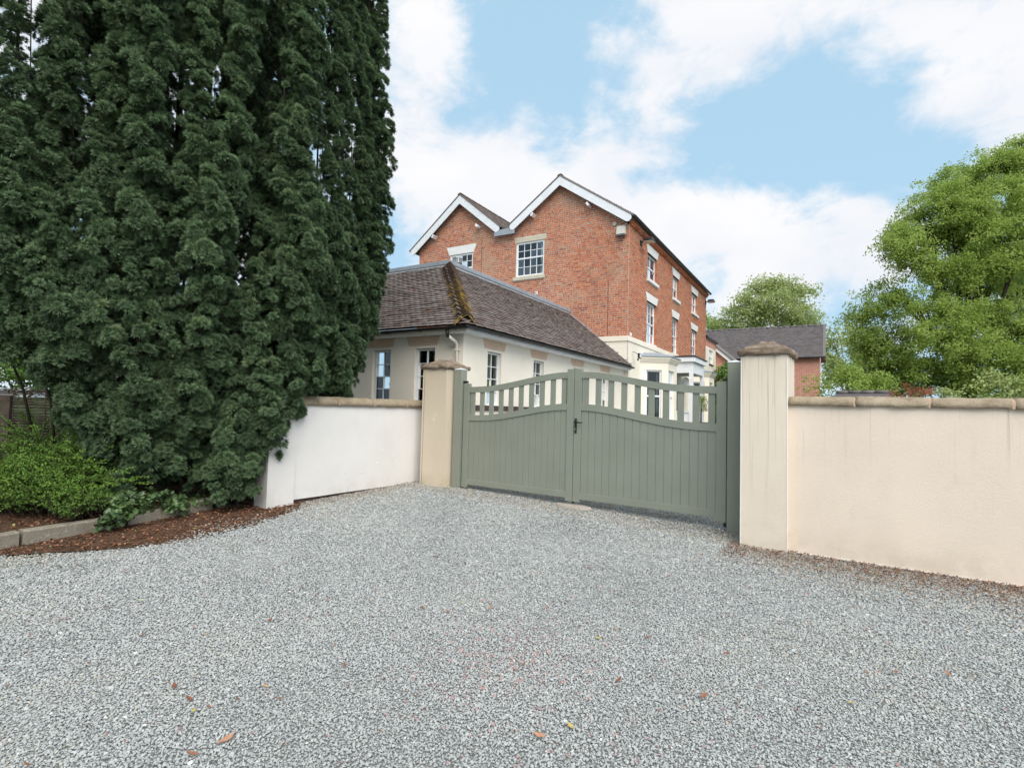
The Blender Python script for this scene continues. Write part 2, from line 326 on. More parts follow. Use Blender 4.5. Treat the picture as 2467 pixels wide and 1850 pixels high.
# ------------------------------------------------------------------ mesh helpers
def new_obj(name, me, parent=None, mat=None):
    o = bpy.data.objects.new(name, me); C.objects.link(o)
    if parent is not None: o.parent = parent
    if mat and me is not None and not me.materials: me.materials.append(MATS[mat])
    return o
def tag(o, label=None, cat=None, group=None, kind=None):
    if label: o['label'] = label
    if cat: o['category'] = cat
    if group: o['group'] = group
    if kind: o['kind'] = kind
    return o
def thing(name, label, cat, loc=(0, 0, 0), rz=0, group=None):
    o = bpy.data.objects.new(name, None); C.objects.link(o); o.location = loc; o.rotation_euler = (0, 0, rz); o.empty_display_size = .2
    return tag(o, label, cat, group)
IDM = lambda u, d, z: (u, d, z)
class MB:
    def __init__(s): s.v = []; s.f = []; s.uv = None
    def add(s, vs, fs):
        k = len(s.v); s.v += [tuple(v) for v in vs]; s.f += [tuple(i+k for i in f) for f in fs]; return s
    def box(s, u0, u1, d0, d1, z0, z1, mp=IDM):
        P = [mp(u, d, z) for u in (u0, u1) for d in (d0, d1) for z in (z0, z1)]
        a, b, c = Vector(P[4])-Vector(P[0]), Vector(P[2])-Vector(P[0]), Vector(P[1])-Vector(P[0])
        F = [(0, 1, 3, 2), (4, 6, 7, 5), (0, 4, 5, 1), (2, 3, 7, 6), (0, 2, 6, 4), (1, 5, 7, 3)]
        if a.cross(b).dot(c) < 0: F = [f[::-1] for f in F]
        return s.add(P, F)
    def quad(s, *P): return s.add(P, [tuple(range(len(P)))])
    def prism(s, poly, d0, d1, mp=IDM):        # poly in (u,z), extruded along d
        n = len(poly); P = [mp(u, d0, z) for u, z in poly] + [mp(u, d1, z) for u, z in poly]
        F = [tuple(range(n)), tuple(range(2*n-1, n-1, -1))] + [(i, (i+1) % n + 0, (i+1) % n + n, i+n) for i in range(n)]
        return s.add(P, F)
    def tube(s, pts, rad, seg=8, cap=True):
        pts = [Vector(p) for p in pts]; n = len(pts); rr = rad if isinstance(rad, (list, tuple)) else [rad]*n
        k = len(s.v); up = Vector((0, 0, 1))
        for i, p in enumerate(pts):
            t = (pts[min(i+1, n-1)]-pts[max(i-1, 0)]).normalized()
            a = t.cross(up); a = a.normalized() if a.length > 1e-3 else Vector((1, 0, 0)); b = t.cross(a).normalized()
            for j in range(seg):
                th = 2*pi*j/seg; s.v.append(tuple(p + (a*cos(th) + b*sin(th))*rr[i]))
        for i in range(n-1):
            for j in range(seg):
                s.f.append((k+i*seg+j, k+i*seg+(j+1) % seg, k+(i+1)*seg+(j+1) % seg, k+(i+1)*seg+j))
        if cap: s.f.append(tuple(k+j for j in range(seg))[::-1]); s.f.append(tuple(k+(n-1)*seg+j for j in range(seg)))
        return s
    def mesh(s, name, mat=None, smooth=False, fix=True):
        me = bpy.data.meshes.new(name); me.from_pydata(s.v, [], s.f)
        if fix:
            bm = bmesh.new(); bm.from_mesh(me); bmesh.ops.recalc_face_normals(bm, faces=bm.faces); bm.to_mesh(me); bm.free()
        if smooth: me.polygons.foreach_set('use_smooth', [True]*len(me.polygons))
        if mat: me.materials.append(MATS[mat])
        me.update(); return me
    def build(s, name, mat, parent=None, smooth=False, bevel=0, seg=2):
        me = s.mesh(name, mat, smooth)
        if bevel:
            bm = bmesh.new(); bm.from_mesh(me); bmesh.ops.bevel(bm, geom=bm.edges[:], offset=bevel, segments=seg, affect='EDGES', profile=.5, clamp_overlap=True); bm.to_mesh(me); bm.free()
        return new_obj(name, me, parent)

def jitter_mesh(me, amt, freq, seed=0, zscale=1):
    off = Vector((seed*3.1, seed*1.7, seed*2.3))
    for v in me.vertices:
        n = mnoise.noise_vector(v.co*freq + off); v.co += Vector((n.x, n.y, n.z*zscale))*amt

# ------------------------------------------------------------------ scatter (geometry-node instances of small meshes)
def variants(name, meshes):
    col = bpy.data.collections.new(name)
    for i, me in enumerate(meshes):
        o = bpy.data.objects.new('%s_%02d' % (name, i), me); col.objects.link(o)
    return col
def scatter(name, P, R, S, VI, T, col, parent=None):
    P = np.asarray(P, np.float32); n = len(P)
    me = bpy.data.meshes.new(name); me.vertices.add(n); me.vertices.foreach_set('co', P.ravel())
    for nm, ty, key, dat in (('rot', 'FLOAT_VECTOR', 'vector', R), ('scl', 'FLOAT', 'value', S), ('vi', 'INT', 'value', VI), ('tint', 'FLOAT', 'value', T)):
        a = me.attributes.new(nm, ty, 'POINT'); a.data.foreach_set(key, np.asarray(dat, np.int32 if ty == 'INT' else np.float32).ravel())
    me.update()
    o = new_obj(name, me, parent)
    g = bpy.data.node_groups.new(name, 'GeometryNodeTree'); N = g.nodes.new; L = g.links.new
    g.interface.new_socket('Geometry', in_out='INPUT', socket_type='NodeSocketGeometry'); g.interface.new_socket('Geometry', in_out='OUTPUT', socket_type='NodeSocketGeometry')
    gi = N('NodeGroupInput'); go = N('NodeGroupOutput'); ip = N('GeometryNodeInstanceOnPoints'); ci = N('GeometryNodeCollectionInfo')
    ci.inputs['Collection'].default_value = col; ci.inputs['Separate Children'].default_value = True; ci.inputs['Reset Children'].default_value = True
    def at(nm, ty):
        x = N('GeometryNodeInputNamedAttribute'); x.data_type = ty; x.inputs['Name'].default_value = nm; return x.outputs['Attribute']
    L(gi.outputs[0], ip.inputs['Points']); L(ci.outputs[0], ip.inputs['Instance']); ip.inputs['Pick Instance'].default_value = True
    L(at('vi', 'INT'), ip.inputs['Instance Index'])
    e2r = N('FunctionNodeEulerToRotation'); L(at('rot', 'FLOAT_VECTOR'), e2r.inputs[0]); L(e2r.outputs[0], ip.inputs['Rotation'])
    L(at('scl', 'FLOAT'), ip.inputs['Scale']); L(ip.outputs[0], go.inputs[0])
    md = o.modifiers.new('scatter', 'NODES'); md.node_group = g
    return o
def rot_from_normals(Nv, spin=None):
    Nv = Nv/np.maximum(np.linalg.norm(Nv, axis=1, keepdims=True), 1e-6)
    th = np.arccos(np.clip(Nv[:, 2], -1, 1)); ph = np.arctan2(Nv[:, 1], Nv[:, 0])
    # local spin about Z first, then tilt about Y, then yaw about Z  (R = Rz(ph) Ry(th) Rz(sp)) -> xyz euler
    sp = rng.uniform(0, 2*pi, len(Nv)) if spin is None else spin
    ct, st_, cp, sp_, cs, ss = np.cos(th), np.sin(th), np.cos(ph), np.sin(ph), np.cos(sp), np.sin(sp)
    r00 = cp*ct*cs - sp_*ss; r10 = sp_*ct*cs + cp*ss; r20 = -st_*cs; r21 = st_*ss; r22 = ct
    return np.stack([np.arctan2(r21, r22), np.arcsin(np.clip(-r20, -1, 1)), np.arctan2(r10, r00)], 1)

# ================================================================== GROUND
def ground():
    xs = [-400, -120, -60, -30, -18, -12, -8, -5, -2.5, 0, 2.5, 5, 8, 12, 18, 30, 60, 120, 400]
    ys = [-200, -60, -20, -8, -3, 0, 2, 4, 5.5, 6.5, 7.5, 8.5, 9.5, 12, 16, 20, 26, 40, 70, 120, 300, 900]
    mb = MB(); mb.v = [(x, y, gz(x, y)-.012) for y in ys for x in xs]; n = len(xs)
    mb.f = [(j*n+i, j*n+i+1, (j+1)*n+i+1, (j+1)*n+i) for j in range(len(ys)-1) for i in range(n-1)]
    o = mb.build('ground', 'gravel_bed'); tag(o, kind='structure')
ground()

# planting bed on the left, level with the kerb top
KD = Vector((.456, .89, 0)).normalized(); KN = Vector((-KD.y, KD.x, 0)); K0 = Vector((-4.79, 5.03, 0))
def bed():
    mb = MB(); rows = []
    ts = np.linspace(-3.2, 2.35, 24); ws = [.10, .35, .8, 1.4, 2.2, 3.4, 6, 12]
    for t in ts:
        for w in ws:
            p = K0 + KD*t + KN*w; z = .115 + .03*mnoise.noise(p*1.7) + min(.16, .05*w)
            mb.v.append((p.x, p.y, z))
    n = len(ws); mb.f = [(j*n+i, j*n+i+1, (j+1)*n+i+1, (j+1)*n+i) for j in range(len(ts)-1) for i in range(n-1)]
    # the bed runs on behind the pier, under the trees
    a = len(mb.v); pts = [(-3.72, 7.2, .11), (-3.3, 7.15, .09), (-3.2, 7.4, .09), (-2.2, 9.3, .1), (-3, 14, .2), (-16, 20, .3), (-16, 9, .3), (-7, 8.2, .24)]
    mb.add(pts, [tuple(range(len(pts)))])
    tag(mb.build('planting_bed', 'bed_soil', smooth=True), kind='structure')
    k = tag(thing('kerb', None, None), kind='structure')
    L = .905
    for i, t0 in enumerate((-2.6, -1.665, -.73, .205, 1.14)):
        b = MB(); l = L if i < 4 else .98
        def mp(u, d, z, t0=t0): p = K0 + KD*(t0+u) + KN*d; return (p.x, p.y, z)
        drop = 0 if i < 4 else 1
        for q in range(10):
            pass
        nseg = 8
        P = []
        for s in range(nseg+1):
            u = l*s/nseg; dz = .02*i/4 + (.05*(s/nseg)**1.5 if i == 4 else 0)
            for d, z in ((0, -.1), (0, .118+dz), (.014, .132+dz), (.10, .134+dz), (.112, .12+dz), (.112, -.1)):
                p = mp(u, d, z); jj = mnoise.noise_vector(Vector(p)*9)*.004; P.append((p[0]+jj.x, p[1]+jj.y, p[2]+jj.z))
        F = [tuple(range(6)), tuple(range(nseg*6+5, nseg*6-1, -1))]
        for s in range(nseg):
            for j in range(6): F.append((s*6+j, s*6+(j+1) % 6, (s+1)*6+(j+1) % 6, (s+1)*6+j))
        b.add(P, F); b.build('kerb_stone', 'kerb_concrete', k)
bed()

def in_poly(x, y, poly):
    ins = np.zeros(len(x), bool); n = len(poly); j = n-1
    for i in range(n):
        xi, yi = poly[i]; xj, yj = poly[j]
        c = ((yi > y) != (yj > y)) & (x < (xj-xi)*(y-yi)/(yj-yi+1e-12)+xi); ins ^= c; j = i
    return ins
LITTER = [(-6.2, 2.2), (-5.0, 4.55), (-4.6, 4.88), (-3.93, 5.14), (-3.35, 5.45), (-2.95, 6.25), (-2.78, 7.05), (-2.9, 7.5), (-3.3, 7.3), (-3.75, 7.1), (-4.79, 5.03), (-6.3, 2.1)]
def litter():
    mb = MB(); poly = LITTER
    cpts = [(-3.62, 5.9), (-4.3, 5.3), (-3.3, 6.7)]
    mb.add([(x, y, gz(x, y)+.004) for x, y in poly], [tuple(range(len(poly)))])
    tag(mb.build('soil_strip', 'bed_soil'), kind='structure')
litter()

def gravel():
    meshes = []
    for i in range(12):
        bm = bmesh.new(); r = np.random.default_rng(100+i)
        for k in range(12):
            v = r.normal(size=3); v /= np.linalg.norm(v); v *= (1.0, r.uniform(.62, .9), r.uniform(.38, .6)); v *= r.uniform(.82, 1.05); bm.verts.new(v)
        bmesh.ops.convex_hull(bm, input=bm.verts[:]); loose = [v for v in bm.verts if not v.link_faces]; bmesh.ops.delete(bm, geom=loose, context='VERTS')
        me = bpy.data.meshes.new('chipping'); bm.to_mesh(me); bm.free(); me.materials.append(MATS['slate_chipping']); meshes.append(me)
    col = variants('chipping', meshes)
    X = []; Y = []; SP = []; r = 1.5
    while r < 12.5:
        sp = .0118 + max(0, r-3.0)*.0019
        n = int(1.92*r/sp); th = (np.arange(n)+rng.uniform(0, 1, n)*.9)/n*1.92 - .96; rr = r + rng.uniform(-.55, .55, n)*sp
        X.append(rr*np.sin(th)); Y.append(rr*np.cos(th)); SP.append(np.full(n, sp)); r += sp*.92
    X = np.concatenate(X); Y = np.concatenate(Y); SP = np.concatenate(SP); n = len(X)
    jit = lambda a: a + rng.normal(0, .11, n)
    lit = in_poly(jit(X), jit(Y), LITTER)
    kd = (X-K0.x)*KN.x + (Y-K0.y)*KN.y; bedm = kd > -.01
    beds = bedm & (Y < 7.3)
    pr = rng.uniform(size=n)
    wallL = ((X+1.6)*(-sin(TLW)) + (Y-9.45)*cos(TLW)) > .02
    gl = -(X*sin(TG) - Y*cos(TG))                      # distance behind the gate line
    keep = ~(beds) & ~(lit & (pr > .13)) & ~(wallL & (gl < 9) & (X < -1)) & ~((gl > 6.75) & (X > 2.9))
    X, Y, SP, gl = X[keep], Y[keep], SP[keep], gl[keep]; n = len(X)
    Z = np.array([gz(x, y) for x, y in zip(X, Y)])
    und = np.array([mnoise.noise(Vector((x*1.1, y*1.1, 0)))*.014 + mnoise.noise(Vector((x*5, y*5, 3)))*.007 for x, y in zip(X, Y)])
    Z = Z + und + rng.uniform(-.28, .22, n)*SP + .001
    big = rng.uniform(size=n); S = SP*rng.uniform(.55, .86, n)*np.where(big > .975, 1.55, np.where(big < .3, .75, 1))
    R = np.stack([rng.normal(0, .3, n), rng.normal(0, .3, n), rng.uniform(0, 2*pi, n)], 1)
    pat = np.array([mnoise.noise(Vector((x*.75, y*.75, 7)))+.5*mnoise.noise(Vector((x*2.3, y*2.3, 2))) for x, y in zip(X, Y)])
    trk = np.exp(-((X+.55+.12*(Y-4))/.26)**2) + np.exp(-((X-.95+.05*(Y-4))/.28)**2)     # worn wheel lines towards the gate
    T = np.clip(rng.uniform(0, .91, n) + pat*.24 - .16*trk*np.clip((Y-2.5)/2, 0, 1), 0, .915)
    # odd stones: a purple-brown patch of larger pieces in the middle, rust ones along the edges
    dp = np.hypot(X-.0, (Y-3.25)*.8); odd = rng.uniform(size=n)
    pur = odd < .0025 + .10*np.exp(-(dp/.42)**2) + .012*np.exp(-(np.hypot(X-.35, Y-2.55)/.7)**2)
    T = np.where(pur, rng.uniform(.962, .985, n), T); S = np.where(pur, S*1.35, S)
    dw = np.abs((X-3.01)*(-sin(TRW)) + (Y-5.736)*cos(TRW)); pe = np.where(X > 2.4, np.exp(-(dw/.8)**2), 0)
    dl = np.abs((X+1.6)*(-sin(TLW)) + (Y-9.45)*cos(TLW)); pe = np.maximum(pe, np.where(X < -1, np.exp(-(dl/.5)**2), 0)); pe = np.maximum(pe, np.where((gl > 6.3), .6, 0))
    br = rng.uniform(size=n) < pe*.55 + .05*np.clip(pat, 0, 1); T = np.where(br, rng.uniform(.918, .95, n), T)
    wht = rng.uniform(size=n) < .0035; T = np.where(wht, rng.uniform(.99, 1, n), T)
    VI = rng.integers(0, 12, n)
    o = scatter('gravel', np.stack([X, Y, Z], 1), R, S, VI, T, col)
    tag(o, 'grey slate gravel covering the drive in front of the gate', 'gravel', kind='stuff')
gravel()

def flake_meshes(mat, k=5, curl=.25):
    out = []
    for i in range(k):
        r = np.random.default_rng(300+i); n = 7; w = r.uniform(.28, .5); vs = []; fs = []
        for j in range(n):
            t = j/(n-1); ww = w*sin(pi*min(max(t, .03), .97))**.7*(1+.22*r.normal()); y = t*2-1; z = curl*(y*y)*r.uniform(.3, 1.2)
            vs += [(-ww, y, z+curl*.6*r.uniform(0, 1)), (0, y, z), (ww, y, z+curl*.6*r.uniform(0, 1))]
        for j in range(n-1):
            for q in (0, 1): a = j*3+q; fs.append((a, a+1, a+4, a+3))
        me = bpy.data.meshes.new('flake'); me.from_pydata(vs, [], fs); me.materials.append(MATS[mat]); out.append(me)
    return out
def leaf_litter():
    col = variants('litter_flakes', flake_meshes('litter_flake'))
    n = 16000; X = rng.uniform(-6, -2.6, n); Y = rng.uniform(2.5, 7.6, n)
    P = [(a+rng.normal(0, .05), b+rng.normal(0, .05)) for a, b in zip(X, Y)]
    q = in_poly(np.array([p[0] for p in P]), np.array([p[1] for p in P]), LITTER)
    kd = (X-K0.x)*KN.x + (Y-K0.y)*KN.y; tt = (X-K0.x)*KD.x + (Y-K0.y)*KD.y
    bedq = (kd > .1) & (kd < .9) & (tt < 2.4) & (rng.uniform(size=n) < .45)
    keep = (q & (kd < 0)) | bedq; X, Y, kd = X[keep], Y[keep], kd[keep]; n = len(X)
    Z = np.where(kd > 0, .155, np.array([gz(x, y) for x, y in zip(X, Y)])+.014) + rng.uniform(0, .012, n)
    S = rng.uniform(.006, .023, n)*np.where(rng.uniform(size=n) > .95, 1.5, 1); R = np.stack([rng.normal(0, .35, n), rng.normal(0, .35, n), rng.uniform(0, 6.28, n)], 1)
    # drift of dead bits along the foot of the right wall, at the gate and thinly over the drive
    m_ = 8500; u = rng.uniform(-.6, 3.2, m_); w = -np.abs(rng.normal(0, .42, m_))-.01; ex = 3.011+cos(TRW)*u-sin(TRW)*w; ey = 5.736+sin(TRW)*u+cos(TRW)*w
    k_ = 1500; u2 = rng.uniform(-6.2, -1.3, k_); w2 = 6.85+rng.normal(0, .28, k_); ex = np.concatenate([ex, cos(TG)*u2-sin(TG)*w2]); ey = np.concatenate([ey, sin(TG)*u2+cos(TG)*w2])
    k2 = 2200; th_ = rng.uniform(-.85, .85, k2); r2 = np.sqrt(rng.uniform(3, 80, k2)); ex = np.concatenate([ex, r2*np.sin(th_)]); ey = np.concatenate([ey, r2*np.cos(th_)])
    k3 = 900; u3 = rng.uniform(-2.6, .1, k3); w3 = -np.abs(rng.normal(0, .22, k3)); ex = np.concatenate([ex, -1.6+cos(TLW)*u3-sin(TLW)*w3]); ey = np.concatenate([ey, 9.45+sin(TLW)*u3+cos(TLW)*w3])
    ok = (-(ex*sin(TG)-ey*cos(TG)) < 8.5) & ~(((ex-K0.x)*KN.x+(ey-K0.y)*KN.y) > -.02) & (((ex+1.6)*(-sin(TLW))+(ey-9.45)*cos(TLW)) < -.005) ; ex, ey = ex[ok], ey[ok]; e = len(ex)
    X = np.concatenate([X, ex]); Y = np.concatenate([Y, ey]); Z = np.concatenate([Z, np.array([gz(a, b) for a, b in zip(ex, ey)])+.014+rng.uniform(0, .008, e)]); S = np.concatenate([S, rng.uniform(.004, .0125, e)]); R = np.concatenate([R, np.stack([rng.normal(0, .35, e), rng.normal(0, .35, e), rng.uniform(0, 6.28, e)], 1)]); n = len(X)
    o = scatter('leaf_litter', np.stack([X, Y, Z], 1), R, S, rng.integers(0, 5, n), rng.uniform(0, 1, n), col)
    tag(o, 'brown dead leaves and needles littering the kerb strip and wall feet', 'leaf litter', kind='stuff')
leaf_litter()

# ================================================================== GATE LINE  (local frame: u along the gate, d away from the camera)
GX = Vector((cos(TG), sin(TG), 0)); GY = Vector((-sin(TG), cos(TG), 0))
def gpos(s, y, z=0): p = GX*s + GY*y; return (p.x, p.y, z)

def pillar(label, s0, s1, y0, y1, z0, top, mat, seed, cap_over=.036, bead='white_render'):
    t = thing('gate_pillar', label, 'pillar', gpos((s0+s1)/2, (y0+y1)/2, 0), TG)
    hw, hd = (s1-s0)/2, (y1-y0)/2
    b = MB().box(-hw, hw, -hd, hd, z0, top); me = b.mesh('shaft', mat)
    bm = bmesh.new(); bm.from_mesh(me); bmesh.ops.bevel(bm, geom=[e for e in bm.edges if abs(e.verts[0].co.z-e.verts[1].co.z) > .5], offset=.006, segments=2, affect='EDGES'); bm.to_mesh(me); bm.free()
    new_obj('shaft', me, t)
    # plaster corner beads, a touch proud of the render
    for sx in (-1, 1):
        MB().box(sx*hw-.007, sx*hw+.003 if sx > 0 else sx*hw+.007, -hd-.003, -hd+.007, z0+.01, top-.002).build('corner_bead', bead, t, bevel=.002, seg=1) if sx > 0 else \
        MB().box(-hw-.003, -hw+.007, -hd-.003, -hd+.007, z0+.01, top-.002).build('corner_bead', bead, t, bevel=.002, seg=1)
    # weathered sandstone cap: rough slab, step, sloping top with a small flat
    N = 30; prof = [(cap_over-.012, -.004), (cap_over, .012), (cap_over+.004, .04), (cap_over-.004, .062), (cap_over-.03, .07), (cap_over-.055, .074), (cap_over-.063, .092), (-.10, .122), (-.15, .155), (-.175, .166), (-.185, .172)]
    vs = []; fs = []; ring = []
    for k, (o, z) in enumerate(prof):
        hx, hy = hw+o, hd+o; r = []
        for side in range(4):
            for i in range(N):
                q = -1+2*i/N
                x, y = {0: (q*hx, -hy), 1: (hx, q*hy), 2: (-q*hx, hy), 3: (-hx, -q*hy)}[side]
                r.append((x, y, top+z))
        ring.append(r)
    n = 4*N
    for r in ring: vs += r
    for k in range(len(prof)-1):
        for i in range(n): fs.append((k*n+i, k*n+(i+1) % n, (k+1)*n+(i+1) % n, (k+1)*n+i))
    fs.append(tuple(range((len(prof)-1)*n, len(prof)*n))); fs.append(tuple(range(n))[::-1])
    b = MB().add(vs, fs); me = b.mesh('cap', 'cap_stone', True); jitter_mesh(me, .016, 13, seed); jitter_mesh(me, .011, 34, seed+2); jitter_mesh(me, .006, 80, seed+4, 1.4); new_obj('cap', me, t)
    return t
pillar('cream rendered gate pillar with water streaks and stepped stone cap, near end of the gate', -1.268, -.802, 6.347, 6.93, -.05, 2.115, 'streaked_render', 1)
pl = pillar('tan rendered gate pillar with layered stone cap, far end of the gate by the white wall', -6.47, -5.935, 6.66, 7.2, -.02, 2.10, 'tan_render', 5, bead='tan_render')
# old scratch on the far pillar
MB().box(-.02, .02, -.2716, -.2706, 1.30, 1.304).tube([(.02, -.273, 1.22), (.07, -.273, 1.36)], .003, 5).tube([(.02, -.273, 1.22), (-.04, -.273, 1.27)], .003, 5).tube([(.02, -.273, 1.22), (.015, -.273, 1.12)], .0025, 5).build('scratch', 'white_render', pl)
MB().box(-.232, -.228, -.2725, -.2695, .05, 2.09).build('render_crack', 'dark_brick_sill', pl)

def gate_post(label, s0, top):
    t = thing('gate_post', label, 'gate post', gpos(s0+.074, 6.875, 0), TG)
    MB().box(-.074, .074, -.075, .075, -.05, top).build('shaft', 'sage_gate_paint', t, bevel=.004)
    c = .078; MB().add([(-c, -c, top+.001), (c, -c, top+.001), (c, c, top+.001), (-c, c, top+.001), (-c, -c, top+.009), (c, -c, top+.009), (c, c, top+.009), (-c, c, top+.009), (0, 0, top+.034)],
        [(0, 3, 2, 1), (0, 1, 5, 4), (1, 2, 6, 5), (2, 3, 7, 6), (3, 0, 4, 7), (4, 5, 8), (5, 6, 8), (6, 7, 8), (7, 4, 8)]).build('cap', 'white_upvc', t)
    return t
gate_post('tall square sage green gate post against the streaked near pillar', -1.511, 2.085)
gate_post('tall square sage green gate post against the tan far pillar', -5.884, 2.085)

def gate_leaf(label, s_out, s_in):
    """s_out: hinge edge, s_in: meeting edge"""
    sg = 1 if s_in > s_out else -1; Wd = abs(s_in-s_out)
    t = thing('gate_leaf', label, 'gate', gpos(s_out, 6.85, .14), TG)
    X = lambda u: sg*u                          # u from hinge edge
    def bx(u0, u1, d0, d1, z0, z1): a, b = sorted((X(u0), X(u1))); return MB().box(a, b, d0, d1, z0-.14, z1-.14)
    wo, wi = .118, .112
    bx(0, wo, 0, .06, .14, 1.856).build('stile', 'sage_gate_paint', t, bevel=.003)
    bx(Wd-wi, Wd, 0, .06, .145, 2.056).build('stile', 'sage_gate_paint', t, bevel=.003)
    def ease(u):
        q = min(1, max(0, (u-wo)/(Wd-wi-wo)))**1.2; return q*q*(3-2*q)
    ztop = lambda u: 1.80 + .212*ease(u)
    zmid = lambda u: 1.335 + .214*ease(u)
    def rail(name, fz, h, d0, d1):
        n = 36; us = [wo-.002 + (Wd-wi-wo+.004)*i/n for i in range(n+1)]; mb = MB(); P = []
        for u in us:
            z = fz(u)-.14
            P += [(X(u), d0, z-h), (X(u), d0, z), (X(u), d1, z), (X(u), d1, z-h)]
        F = [(0, 1, 2, 3), tuple(4*n+i for i in (3, 2, 1, 0))]
        for i in range(n):
            for j in range(4): F.append((4*i+j, 4*i+(j+1) % 4, 4*i+4+(j+1) % 4, 4*i+4+j))
        mb.add(P, F); return mb.build(name, 'sage_gate_paint', t)
    rail('curved_top_rail', ztop, .092, .003, .057); rail('curved_middle_rail', zmid, .094, .003, .057)
    bx(wo-.002, Wd-wi+.002, .003, .057, .19, .277).build('bottom_rail', 'sage_gate_paint', t, bevel=.002)
    iw = Wd-wi-wo
    for i in range(10):                         # open slats above
        c = wo + iw*(i+.62-.12*(i/9.0)*2)/10.0 if False else wo + .062 + (iw-.124)*i/9.0; hw = .041
        z0 = min(zmid(c-hw), zmid(c+hw))-.06; zl, zr = ztop(c-hw)-.06, ztop(c+hw)-.06
        b = MB().box(*sorted((X(c-hw), X(c+hw))), .018, .042, z0-.14, min(zl, zr)-.14); b.build('slat', 'sage_gate_paint', t, bevel=.0015, seg=1)
    nb = 17; bw = iw/nb
    for i in range(nb):                         # tongue-and-groove boards below
        u0, u1 = wo+i*bw+.0025, wo+(i+1)*bw-.0025
        P = []
        for u in (u0, u1):
            for d in (.017, .043): P += [(X(u), d, .255-.14), (X(u), d, zmid(u)-.05-.14)]
        MB().add(P, [(0, 1, 3, 2), (4, 6, 7, 5), (0, 4, 5, 1), (2, 3, 7, 6), (0, 2, 6, 4), (1, 5, 7, 3)]).build('board', 'sage_gate_paint', t, bevel=.003, seg=1)
    MB().box(*sorted((X(wo), X(Wd-wi))), .024, .036, .25-.14, 1.28-.14).build('backing', 'sage_gate_paint', t)
    # hinges at the post, plastic feet, drop bolt into the pad
    bx(-.045, .05, .005, .06, 1.862, 1.90).build('hinge', 'black_iron', t, bevel=.004)
    bx(-.04, .03, .0, .05, .085, .135).build('hinge', 'black_iron', t, bevel=.006)
    MB().tube([(X(Wd-.06), .03, .02), (X(Wd-.06), .03, -.075)], .007, 8).build('drop_bolt', 'steel', t, True)
    bx(Wd-.005, Wd+.001, .01, .05, .12, .155).build('foot_stop', 'black_plastic', t)
    return t, X, Wd
lf, X1, W1_ = gate_leaf('far leaf of the sage green boarded gate, beside the tan pillar, no handle', -5.71, -3.6385)
rt, X2, W2_ = gate_leaf('near leaf of the sage green boarded gate, with the black lever handle', -1.533, -3.6305)
def handle():
    cx = X2(W2_-.034)
    h = MB().box(cx-.018, cx+.018, -.012, .0, .985-.0, 1.20).build('lock_plate', 'black_iron', rt, bevel=.006)
    MB().tube([(cx, -.01, 1.145), (cx, -.055, 1.145)], .011, 10).tube([(cx-.006, -.05, 1.145), (cx+.06, -.053, 1.145), (cx+.125, -.045, 1.142)], [.0115, .0115, .0095], 10).build('lever', 'black_iron', h, True)
    MB().tube([(cx, -.0125, 1.052), (cx, -.0185, 1.052)], .0088, 10).box(cx-.004, cx+.004, -.0175, -.0125, 1.028, 1.046).build('keyhole', 'brass', h)
handle()
# concrete pad for the drop bolts
def pad():
    mb = MB(); n = 22; P = [(0, 0, .018)]
    for i in range(n):
        a = 2*pi*i/n; r = 1+.16*mnoise.noise(Vector((cos(a)*1.7, sin(a)*1.7, 4))); P.append((cos(a)*.27*r, sin(a)*.15*r, .006))
    for i in range(n):
        a = 2*pi*i/n; P.append((P[1+i][0]*1.12, P[1+i][1]*1.12, -.05))
    F = [(0, 1+i, 1+(i+1) % n) for i in range(n)] + [(1+i, 1+n+i, 1+n+(i+1) % n, 1+(i+1) % n) for i in range(n)]
    mb.add(P, F); o = mb.build('concrete_pad', 'concrete_pad'); o.location = gpos(-3.64, 6.87, .088); o.rotation_euler = (0, 0, TG)
    tag(o, 'worn pinkish concrete pad sunk in the gravel under the gate meeting point', 'pad')
pad()

# ------------------------------------------------------------------ boundary walls
def half_round_coping(t, joints, width, zb, h, mp, seed, over=.035):
    for i, (a, b) in enumerate(zip(joints[:-1], joints[1:])):
        n = 14; m_ = 9; P = []; F = []
        for s in range(n+1):
            u = a+.008 + (b-a-.016)*s/n
            for j in range(m_+1):
                th = pi*j/m_; d = width/2 - cos(th)*(width/2+over); z = zb + (sin(th)**.8)*h
                P.append(mp(u, d, z))
        for s in range(n):
            for j in range(m_): F.append((s*(m_+1)+j, s*(m_+1)+j+1, (s+1)*(m_+1)+j+1, (s+1)*(m_+1)+j))
            F.append((s*(m_+1), (s+1)*(m_+1), (s+1)*(m_+1)+m_, s*(m_+1)+m_))
        F.append(tuple(range(m_+1))); F.append(tuple(n*(m_+1)+j for j in range(m_, -1, -1)))
        me = MB().add(P, F).mesh('coping_stone', 'coping_stone', True); jitter_mesh(me, .009, 7, seed+i); jitter_mesh(me, .006, 30, seed+i); new_obj('coping_stone', me, t)
        if i:
            P = []; F = []
            for q, u in enumerate((a-.014, a+.014)):
                for j in range(m_+1):
                    th = pi*j/m_; P.append(mp(u, width/2-cos(th)*(width/2+over-.002), zb+(sin(th)**.8)*(h-.002)))
            F = [(j, j+1, m_+2+j, m_+1+j) for j in range(m_)]
            MB().add(P, F).build('mortar_joint', 'coping_mortar', t, True)
